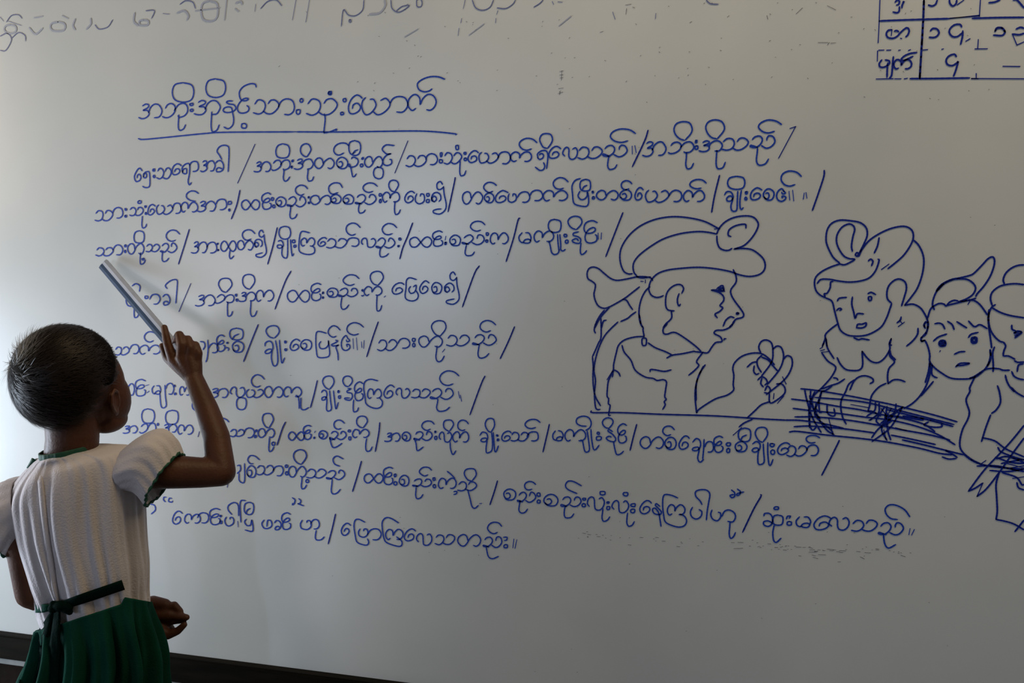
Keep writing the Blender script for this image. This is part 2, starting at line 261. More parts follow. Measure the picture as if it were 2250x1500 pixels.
# (label of the line, [(crop, strokes)...]); '|' starts a new phrase
LINES = [
('underlined heading', [(A, '''a 90 490 410 690;b 415 480 760 680;O 555 195 845 465;u 620 640 735 850;O 790 480 840 510;O 800 560 840 595
a 850 440 1210 640;O 1010 145 1285 400;u 1070 600 1195 870
S 1380 450 1325 448 1295 465 1330 490 1395 500 1425 545 1390 590 1310 608 1255 590 1260 550 1315 530 1365 545 1380 610 1395 700 1380 780 1320 830 1260 805
S 1705 260 1690 220 1625 212 1530 250 1475 320 1480 400 1510 440 1560 445 1597 425 1580 412 1530 420 1470 480 1445 550 1470 605 1530 615 1590 590 1605 540 1575 510
O 1500 755 1570 825|s 1665 430 2015 630;R 2010 420 2230 640
/ 85 965 150 977 400 955 1000 895 1300 878 2250 872'''), (B, '''O 55 415 95 465;O 5 565 60 630;s 140 415 565 645;O 445 315 490 365;O 455 325 480 355
S 390 625 402 700 385 870 400 885 470 870 560 835 550 855
O 645 415 690 460;O 615 600 655 640;e 715 370 915 625|y 905 405 1290 635;R 1290 385 1535 605;n 1540 355 1925 580
S 2045 150 1960 118 1850 115 1740 150 1670 210 1690 290 1760 322 1830 310 1868 282
/ 0 872 550 874 1000 868 1600 860 1900 870 2190 900 2195 915''')]),
('first line of the story', [(Cc, '''e 75 350 160 495;S 175 440 185 400 215 385 240 400 242 540 195 560 165 545;O 175 400 210 455;O 278 355 298 380;O 280 425 300 450
s 320 345 480 465;e 485 300 590 420;S 605 395 600 340 640 300 680 305 680 400 665 490 680 530 700 505;O 605 350 650 410;R 680 270 780 385
a 800 265 960 385;x 965 265 1055 385;S 1035 250 1010 205 983 160 1010 112 1060 95 1108 112 1115 180 1110 300 1105 385
/ 1400 85 1210 510|a 1385 275 1575 390;b 1580 255 1785 370;O 1630 80 1780 238;u 1705 360 1780 488;O 1805 258 1822 275;O 1795 325 1812 345
a 1830 245 2040 360;D 1900 80 2015 225;u 1970 355 2045 490;t 2055 235 2268 352'''),
(Dd, '''c 195 230 320 352;S 335 105 300 75 240 72 185 100 165 150 185 190 225 203 275 180;O 330 45 460 205;S 375 190 395 160 430 145;S 370 185 400 175
S 360 245 375 225 420 240 435 275 410 320 360 335 325 320 335 300 350 330 365 400 375 440 395 435 412 410;O 475 230 492 250;O 455 300 485 330
t 505 220 705 338;O 605 335 712 462;S 830 98 740 92 698 135 725 175 755 192 795 188 745 205 710 250 712 300 755 318 800 295 800 255 780 250
/ 980 48 838 398|s 955 205 1185 330;R 1175 190 1305 310;O 1335 175 1355 220;O 1328 250 1360 290;s 1375 175 1570 300;O 1505 95 1540 145;u 1540 270 1620 432
O 1598 170 1620 195;O 1598 235 1625 265;e 1640 155 1755 285;y 1760 175 1975 290;R 1970 165 2105 300'''),
(Ee, '''n 108 365 340 475;C 205 218 400 350|S 410 430 405 390 450 355 500 358 518 400 515 470 505 550;S 405 430 430 450 465 430 470 400 445 385 425 400
S 470 485 485 520 470 560 430 570 380 535;D 430 165 570 330;e 525 310 660 440;l 680 315 845 450;s 845 310 1115 445;N 1120 295 1390 420
u 1165 415 1280 560;C 1205 115 1485 265;S 1445 305 1447 390;S 1475 300 1490 375;/ 1620 130 1580 250 1447 530'''),
(Ff, '''a 60 305 315 465;b 340 305 620 435;D 405 85 605 290;u 525 425 620 605;O 640 290 658 315;O 635 350 668 390;a 680 295 935 415
D 755 68 960 275;u 855 400 970 605;s 930 265 1220 400;N 1240 240 1515 375;u 1295 375 1445 562;C 1335 70 1585 210;/ 1680 160 1740 140;/ 1740 140 1555 485''')]),
('second line of the story', [(Gg, '''s 90 160 285 278;R 285 130 400 245;O 420 140 440 160;O 420 215 440 235;s 470 125 620 220;O 560 55 600 85;u 600 225 660 355
O 640 110 655 130;O 645 185 660 205;e 670 95 755 210;y 765 100 945 205;R 945 80 1035 195;n 1035 70 1220 180;a 1215 60 1420 175;R 1420 35 1540 155
O 1555 60 1590 95;O 1560 145 1575 165'''),
(Cc, '''S 780 625 740 600 690 600 650 630 650 670 690 700 745 710;/ 1235 590 1200 750 1140 905|T 1255 695 1450 805;G 1470 620 1580 800;O 1580 670 1605 700;O 1595 750 1620 780
c 1630 665 1740 770;N 1750 660 1960 770;C 1845 535 1980 645;u 1775 755 1865 900;O 1985 660 2000 675;O 1985 720 2000 735;t 2010 645 2240 745'''),
(Dd, '''c 130 640 245 735;S 262 560 230 515 165 510 115 545 115 600 150 632 210 615;c 265 640 385 742;N 400 635 630 745;u 430 740 512 842;C 485 510 648 612
O 665 625 690 655;O 665 690 690 725;n 700 610 890 720;D 770 478 875 605;u 825 710 897 855|e 945 600 1055 725;p 1060 625 1165 735;O 1185 625 1215 655
O 1185 690 1215 725;q 1235 490 1400 850;/ 1500 450 1490 510 1422 825|t 1580 605 1800 740;c 1820 620 1925 725;C 1815 500 1955 612;e 1940 595 2080 722;p 2080 625 2175 720'''),
(Ee, '''R 185 805 320 925;R 320 790 460 905;n 465 790 735 905;C 578 652 740 780|S 875 660 820 680 785 740 790 830 805 930 870 960 940 965 965 930 965 860 955 810
S 870 800 850 850 880 890 920 885 950 850 950 810;i 870 670 990 800;O 1005 800 1020 820;O 1005 860 1030 885;t 1055 790 1290 895;c 1310 785 1440 900;C 1325 685 1445 785
e 1475 760 1565 895;y 1590 790 1850 920;R 1850 790 1990 915;n 2005 790 2240 915;C 2080 672 2260 775'''),
(Ff, '''/ 905 675 850 900 818 1080|O 995 685 1185 830;S 960 890 985 855 1030 860 1055 910 1030 955 990 955 985 925 1020 900 1050 930 1030 1010 1040 1060 1070 1070 1095 1050 1100 960 1105 850
S 1145 840 1130 940 1130 1020 1145 1050 1165 1030;O 1190 855 1210 880;O 1185 915 1205 945;e 1240 815 1370 945;c 1385 825 1505 948;K 1530 820 1720 960
C 1580 628 1805 795;S 1835 870 1825 935;S 1855 865 1865 925;/ 2055 620 2050 690 1985 890 1925 1060''')]),
('third line of the story', [(Gg, '''s 100 570 290 660;R 290 540 395 650;O 418 538 435 560;O 415 600 430 622;t 450 525 630 640;O 520 385 635 520;u 580 625 645 752;O 610 685 635 705
s 650 530 800 615;N 810 520 990 625;C 875 378 1025 500;u 820 610 900 722;/ 1128 370 1070 560 1010 750|a 1150 505 1325 630;R 1320 510 1430 630
O 1435 520 1445 535;O 1440 590 1450 605;T 1475 500 1640 610;u 1565 600 1615 690;t 1655 490 1830 595;C 1710 375 1850 490;q 1840 375 1975 675;/ 2095 350 2045 560 1990 750'''),
(Hh, '''|O 65 135 190 275;S 55 300 80 290 105 310 110 350 80 375 50 370 45 345 80 340 100 360 95 440 120 480 155 465 160 280;S 190 280 200 400 210 460 225 435
O 210 285 240 315;O 225 340 250 365;S 400 208 330 190 300 210 285 300 285 400 330 435 400 445 450 425 455 380 430 350;n 305 262 455 355;e 490 260 590 355;s 585 270 810 375
R 810 262 945 355;C 800 102 955 235;l 965 265 1125 365;N 1130 265 1335 375;C 1200 105 1360 230;u 1160 370 1265 470;O 1380 265 1405 285;O 1370 345 1385 360
/ 1533 98 1480 240 1425 370 1392 492|T 1500 255 1740 365;G 1750 185 1865 355;S 1898 245 1890 285;O 1885 310 1905 335;c 1940 235 2060 350;N 2075 230 2320 335;u 2100 340 2212 460'''),
(Ii, '''C 170 130 330 240;O 340 255 365 285;O 335 335 360 360;n 385 255 585 380;/ 710 95 690 120 640 320 560 572|m 700 250 835 370;n 865 235 1080 355;O 1025 108 1165 255
S 1030 345 1045 400 1060 470 1090 495 1130 480 1145 440;S 1125 275 1130 360 1140 450;S 1150 275 1160 380 1160 440 1185 455 1210 438;O 1195 270 1225 300;O 1210 335 1240 370
D 1240 75 1395 220;S 1355 245 1300 260 1300 285 1350 300 1380 330 1365 370 1310 365 1285 340 1330 320 1355 345;u 1365 370 1445 492;G 1412 120 1565 370
S 1570 260 1575 325;S 1608 258 1603 325;/ 1843 35 1770 220 1655 518''')]),
('fourth line of the story', [(Jj, '''O 85 340 200 465;S 150 240 190 215 235 240 230 300;u 165 460 225 590;O 290 350 325 380;R 345 330 455 440;x 485 335 565 450
S 535 270 515 235 560 190 610 170 645 180 645 250 630 430;/ 795 215 665 520|a 845 340 1060 460;b 1060 335 1270 430;D 1100 155 1245 310;u 1190 415 1255 572
O 1285 330 1300 350;O 1290 385 1312 405;a 1320 310 1505 410;D 1362 112 1500 275;u 1440 400 1520 575;n 1510 285 1705 408;/ 1895 78 1830 200 1720 495'''),
(Kk, '''|T 60 290 300 415;G 310 210 430 400;O 440 308 452 325;O 442 360 455 375;c 490 265 615 365;N 615 265 830 360;C 670 118 845 235;u 635 365 730 495
O 875 280 888 295;S 870 345 885 350 895 340;n 900 245 1095 345;D 965 80 1110 235;u 1030 345 1095 515;S 1120 362 1135 350|e 1205 205 1340 330
S 1475 170 1400 150 1365 180 1360 260 1350 350 1370 390 1430 405 1480 385 1495 340 1470 290;S 1410 245 1390 280 1410 320 1450 310 1470 270 1470 230 1440 250
e 1508 185 1615 320;c 1640 205 1755 325;q 1780 88 1945 440;/ 2165 20 2110 110 1980 470''')]),
('fifth line of the story', [(Mm, '''s 60 310 215 400;R 225 285 325 385;n 330 290 560 390;C 385 145 525 255|S 1000 250 1040 260 1050 300 1030 340;S 1080 235 1085 330 1075 430 1060 475
R 1090 270 1195 375;G 1175 178 1270 360;O 1292 258 1304 270;S 1275 315 1310 325 1305 350;c 1350 250 1478 370;i 1322 105 1470 235;/ 1635 65 1560 250 1475 470
|D 1722 78 1868 215;S 1710 300 1715 265 1755 245 1790 270 1795 330 1760 375 1715 380 1715 355 1750 335 1785 345 1780 430 1800 510 1830 515 1850 470 1845 350 1825 240
S 1868 235 1878 350 1895 485 1925 430;O 1925 245 1945 265;O 1925 330 1950 350;e 1985 225 2095 350;c 2100 230 2225 345'''),
(Nn, '''S 135 160 60 140 25 155 18 250 25 350 45 422 140 422 170 390 165 310 155 240;S 75 250 55 280 70 325 120 325 155 290 160 245
S 235 235 260 245 220 270 190 285 210 300 270 290 240 310 260 380 265 455;C 155 80 285 205;K 300 185 475 350;C 360 45 545 180;S 520 255 525 315;S 550 240 545 325
/ 705 35 650 190 578 418|s 695 230 910 350;R 920 215 1050 325;O 1080 215 1110 250;O 1085 270 1110 310;t 1150 190 1410 310;D 1292 20 1450 190;u 1330 300 1430 470
S 1435 335 1410 365;s 1455 180 1705 300;N 1740 175 2000 290;u 1785 290 1920 430;C 1822 22 1995 145;/ 2203 88 2130 260 2045 438''')]),
('sixth line of the story', [(Pp, '''R 100 165 175 290;G 180 115 300 300;S 330 175 300 185;S 335 245 315 262;m 365 180 465 280;S 455 275 460 350 470 415 495 430 525 400 515 300 510 180
R 520 160 610 280;O 612 180 622 195;O 615 265 632 285;n 670 195 790 290;S 810 380 815 430 845 460|a 1000 215 1205 320;l 1225 200 1390 310;O 1295 315 1405 450
y 1405 225 1590 315;C 1460 68 1605 200;t 1605 195 1805 315;n 1815 200 2010 310;S 1950 290 1975 310 1985 380 1985 435;S 2005 320 2005 430 2040 450 2090 425
/ 2185 130 2150 280 2110 425'''),
(Qq, '''|D 345 130 470 275;S 330 310 350 285 380 295 390 340 365 390 335 390 340 365 380 360 390 400 385 490 405 515 440 490 430 400 420 290
S 462 290 475 400 490 490 515 420;O 510 290 525 310;O 515 345 540 375|D 565 130 670 245;S 620 265 655 270 615 290 615 310 660 320 670 360 640 395 590 385 590 370 640 372
u 670 390 740 525;G 690 195 790 400;S 950 182 870 165 810 190 795 260 810 360 820 430 870 470 940 485 990 460 1000 410 970 370;n 835 270 990 375;e 1015 230 1130 370
l 1145 262 1300 370;s 1320 270 1525 370;N 1525 265 1780 385;u 1580 385 1740 515;C 1632 72 1843 235;S 1835 300 1850 370;S 1858 340 1870 405;/ 2128 130 2085 220 1962 555''')]),
('seventh line of the story', [(Pp, '''a 50 625 205 710;b 230 600 410 705;O 255 440 395 600;O 425 600 440 620;a 480 610 640 700;O 518 455 655 610;n 650 615 820 720;/ 890 690 875 745
|S 1145 540 1190 560 1212 585;s 1225 665 1380 745;R 1380 650 1490 760;O 1505 670 1520 690;O 1495 730 1515 755;t 1535 655 1715 755;D 1580 488 1700 650
u 1645 760 1705 908;O 1685 805 1720 840;/ 1835 585 1800 660 1742 838'''),
(Qq, '''|T -30 745 140 835;G 130 670 220 825;S 262 735 255 750;O 245 800 258 815;c 300 730 395 820;N 420 735 600 830;C 465 615 582 715;S 420 800 430 850 455 912 500 905 555 868
O 625 720 650 745;O 630 795 655 830;n 670 715 855 805;D 715 570 835 700;u 810 815 890 955;/ 972 640 960 760 922 958|a 1025 755 1195 850;c 1215 745 1310 840
N 1345 740 1550 835;C 1435 622 1570 725;S 1350 815 1370 870 1385 948 1450 908;O 1575 735 1588 750;O 1575 790 1600 825;l 1620 745 1760 855;D 1670 610 1780 735
S 1745 855 1750 930 1775 992 1808 950;n 1775 740 1950 855;C 1828 615 1945 730'''),
(Rr, '''|D 330 95 435 245;S 272 280 300 245 345 260 358 310 330 350 285 345 290 320 330 310 350 330 340 420 345 470 370 470 405 440 410 350 400 250
S 418 250 428 380 438 460 455 450 475 395;O 455 275 470 290;O 460 320 480 340;e 508 235 620 345;s 610 245 805 345;R 790 240 915 345;C 770 105 935 208
/ 1035 160 1015 250 965 462|m 1070 225 1185 340;n 1205 215 1435 345;S 1440 180 1380 175 1335 145 1340 95 1400 70 1465 85 1495 140 1480 195 1435 225
S 1380 330 1400 345 1420 440 1440 465 1475 440 1465 330 1450 230;S 1492 215 1500 320 1520 430 1545 435 1582 388;O 1560 245 1585 270;O 1550 290 1605 335
D 1618 90 1735 205;S 1730 240 1690 215 1680 235 1730 270 1765 320 1745 350 1690 340 1660 310 1690 290 1715 300;S 1740 350 1755 430 1775 490 1815 485 1850 455
G 1785 155 1885 365;/ 1995 160 1960 290 1922 445'''),
(Vv, '''|t 35 295 290 425;C 280 180 410 285;c 305 305 430 435;e 458 290 575 435;S 610 355 650 315 690 340 695 400 660 445 610 445 615 420 665 410 680 440 665 530 690 575 730 545
S 735 325 730 430 720 540;R 740 350 840 465;G 840 290 945 468;O 980 360 1025 400;O 985 425 1015 470;c 1075 350 1205 462;i 1110 200 1248 350
|D 1298 190 1435 355;S 1268 375 1310 348 1350 380 1340 440 1290 465 1262 445 1290 420 1330 430 1325 520 1330 590 1360 600 1395 570 1390 470 1385 375
S 1435 360 1435 480 1450 605 1470 600 1492 545;O 1460 370 1505 405;O 1468 440 1510 490;e 1540 362 1680 490;s 1640 395 1865 510;R 1860 385 1990 505;C 1855 282 2005 365
/ 2220 335 2200 380 2100 580 2028 718''')]),
('eighth line of the story', [(Xx, '''S 205 115 235 110 240 160 205 200;S 225 200 225 270 255 300 285 280 285 90;c 308 118 410 242;S 450 50 400 10 345 5 320 50 345 90 380 92
/ 110 285 95 350|s 415 110 605 215;R 600 115 710 225;O 730 105 760 135;O 735 180 765 215;t 770 120 960 240;D 825 -60 965 100;u 905 240 965 370;O 960 265 990 300
s 965 150 1180 250;N 1185 165 1385 265;S 1370 40 1300 8 1258 40 1275 95 1330 120;u 1225 270 1340 425;/ 1570 65 1530 210 1472 398
|T 1600 205 1805 305;G 1808 130 1920 320;O 1930 205 1950 235;O 1928 290 1960 325;c 1985 220 2095 338;N 2130 260 2340 345;u 2155 350 2245 475'''),
(Yy, '''C 108 -20 240 75;O 255 95 280 125;O 258 170 285 205;n 315 100 512 215;S 412 25 450 55 495 100;S 485 250 515 245 515 270 485 280;s 528 140 735 240
D 600 -5 735 130;S 640 235 665 330 685 410 715 432 755 400;S 768 380 790 378;/ 965 130 930 250 882 392|c 1032 222 1165 340;N 1180 255 1385 365;C 1262 138 1385 232
u 1192 350 1295 485;O 1400 260 1435 300;O 1402 340 1435 375;c 1475 280 1630 408;N 1660 305 1885 415;S 1888 185 1800 138 1740 135 1712 180 1740 225 1838 270
u 1685 410 1805 540;O 1900 320 1935 340;O 1895 380 1930 415;l 1948 305 2140 450;O 2090 245 2150 285;u 2105 440 2198 572;O 2165 360 2190 375;O 2165 410 2200 445'''),
(Zz, '''l 470 245 655 380;O 595 155 650 195;u 628 385 718 530;O 680 280 730 315;O 678 340 725 380|e 778 250 908 390
S 1000 310 960 280 950 300 985 335 1015 370 1000 400 940 390 918 345 945 330 985 380 1000 450 1012 530
S 1195 218 1130 190 1060 180 1035 210 1030 300 1040 400 1060 480 1130 520 1210 538 1270 520 1293 470 1270 420 1220 395;n 1080 292 1275 405
S 1358 320 1335 370 1350 425 1400 450 1450 420 1460 370 1430 345;S 1462 290 1440 250 1395 200 1392 150 1440 128 1510 132 1548 175 1535 270 1520 360 1510 460
S 1572 350 1558 400 1580 450 1630 468 1665 430 1665 385 1640 375;S 1680 420 1710 365 1760 350 1815 380 1830 430 1800 480 1745 475;u 1755 480 1828 660
S 1785 130 1820 160 1820 200 1790 215 1770 190 1810 180;S 1850 120 1885 150 1870 185 1845 190 1850 170 1920 152;/ 2105 180 2110 200 2030 340 1908 595'''),
(AA, '''|S 392 315 400 290 450 288 485 330 480 400 440 430 395 415 390 380 440 370 490 400;O 490 305 605 420;S 505 420 490 500 500 585 530 605 580 560;O 505 215 555 245
S 640 350 650 320 685 318 670 340;O 645 375 695 420;m 745 320 905 440;e 940 315 1130 468;l 1105 330 1330 468;s 1355 360 1635 485;N 1650 390 1925 525
S 1705 520 1720 620 1760 668 1840 630;S 1995 325 1940 250 1850 200 1770 195 1725 240 1740 300 1790 345 1858 355;S 1998 455 1985 520;S 2045 465 2015 525''')]),
('last line of the story', [(BB, '''S 50 135 95 150 105 200 60 245;S 225 60 200 60 195 90 215 110;S 285 75 260 70 250 105 285 115 295 100|e 290 215 400 355;n 425 245 600 345;R 565 230 690 345
G 698 185 820 360;O 815 260 830 275;O 812 320 838 350;p 870 275 965 375;S 945 250 905 200 910 150 970 118 1015 150 1020 265;S 1010 325 1015 385
S 1095 98 1050 95 1035 140 1040 250 1045 335;i 1080 115 1185 250;S 1105 300 1085 330 1110 370 1150 365 1165 310 1175 430 1090 420
|S 1300 310 1275 350 1300 400 1350 400 1385 370 1375 320 1340 315 1330 380;x 1410 320 1485 415;G 1490 230 1595 415;S 1610 65 1640 90 1630 130 1610 145 1615 125
S 1680 75 1705 100 1690 130 1670 130 1735 155|p 1700 310 1820 415;R 1810 305 1905 410;u 1850 425 1960 532;/ 2085 245 2050 400 2005 572'''),
(CC, '''|e 148 195 250 328;S 408 185 340 152 300 165 288 230 300 320 320 400 380 430 430 435 450 405 435 365;p 338 255 440 350;R 440 255 585 380
S 778 193 700 145 640 135 600 180 600 260 620 370 650 410 730 440 790 450 815 430 810 390 755 345;n 635 262 825 375;e 840 260 965 388;l 972 308 1145 435
s 1175 320 1395 430;t 1430 320 1680 448;N 1705 345 1915 460;S 1740 455 1765 560 1810 585 1875 560;C 1758 185 1915 310;S 1930 350 1970 350 1965 380 1940 385
O 1935 430 1975 465;S 2045 370 2035 465;S 2078 378 2058 470''')]),
]
for lab, parts in LINES:
    phrases = [[]]; sl = []
    for crop, text in parts:
        for k, seg in enumerate(text.split('|')):
            if k: phrases.append([])
            for st in crop.parse(seg):
                (sl if st[0] == '/' else phrases[-1]).append(st)
    line = onb(ink('writing_line', phrases[0], board, M['ink'], label=lab))
    for ph in phrases[1:]:
        if ph: ink('phrase', ph, line, M['ink'])
    if lab[0] == 'u': ink('underline', sl, line, M['ink'])
    else:
        for q in sl: ink('slash_mark', [q], line, M['ink2'], .0027)

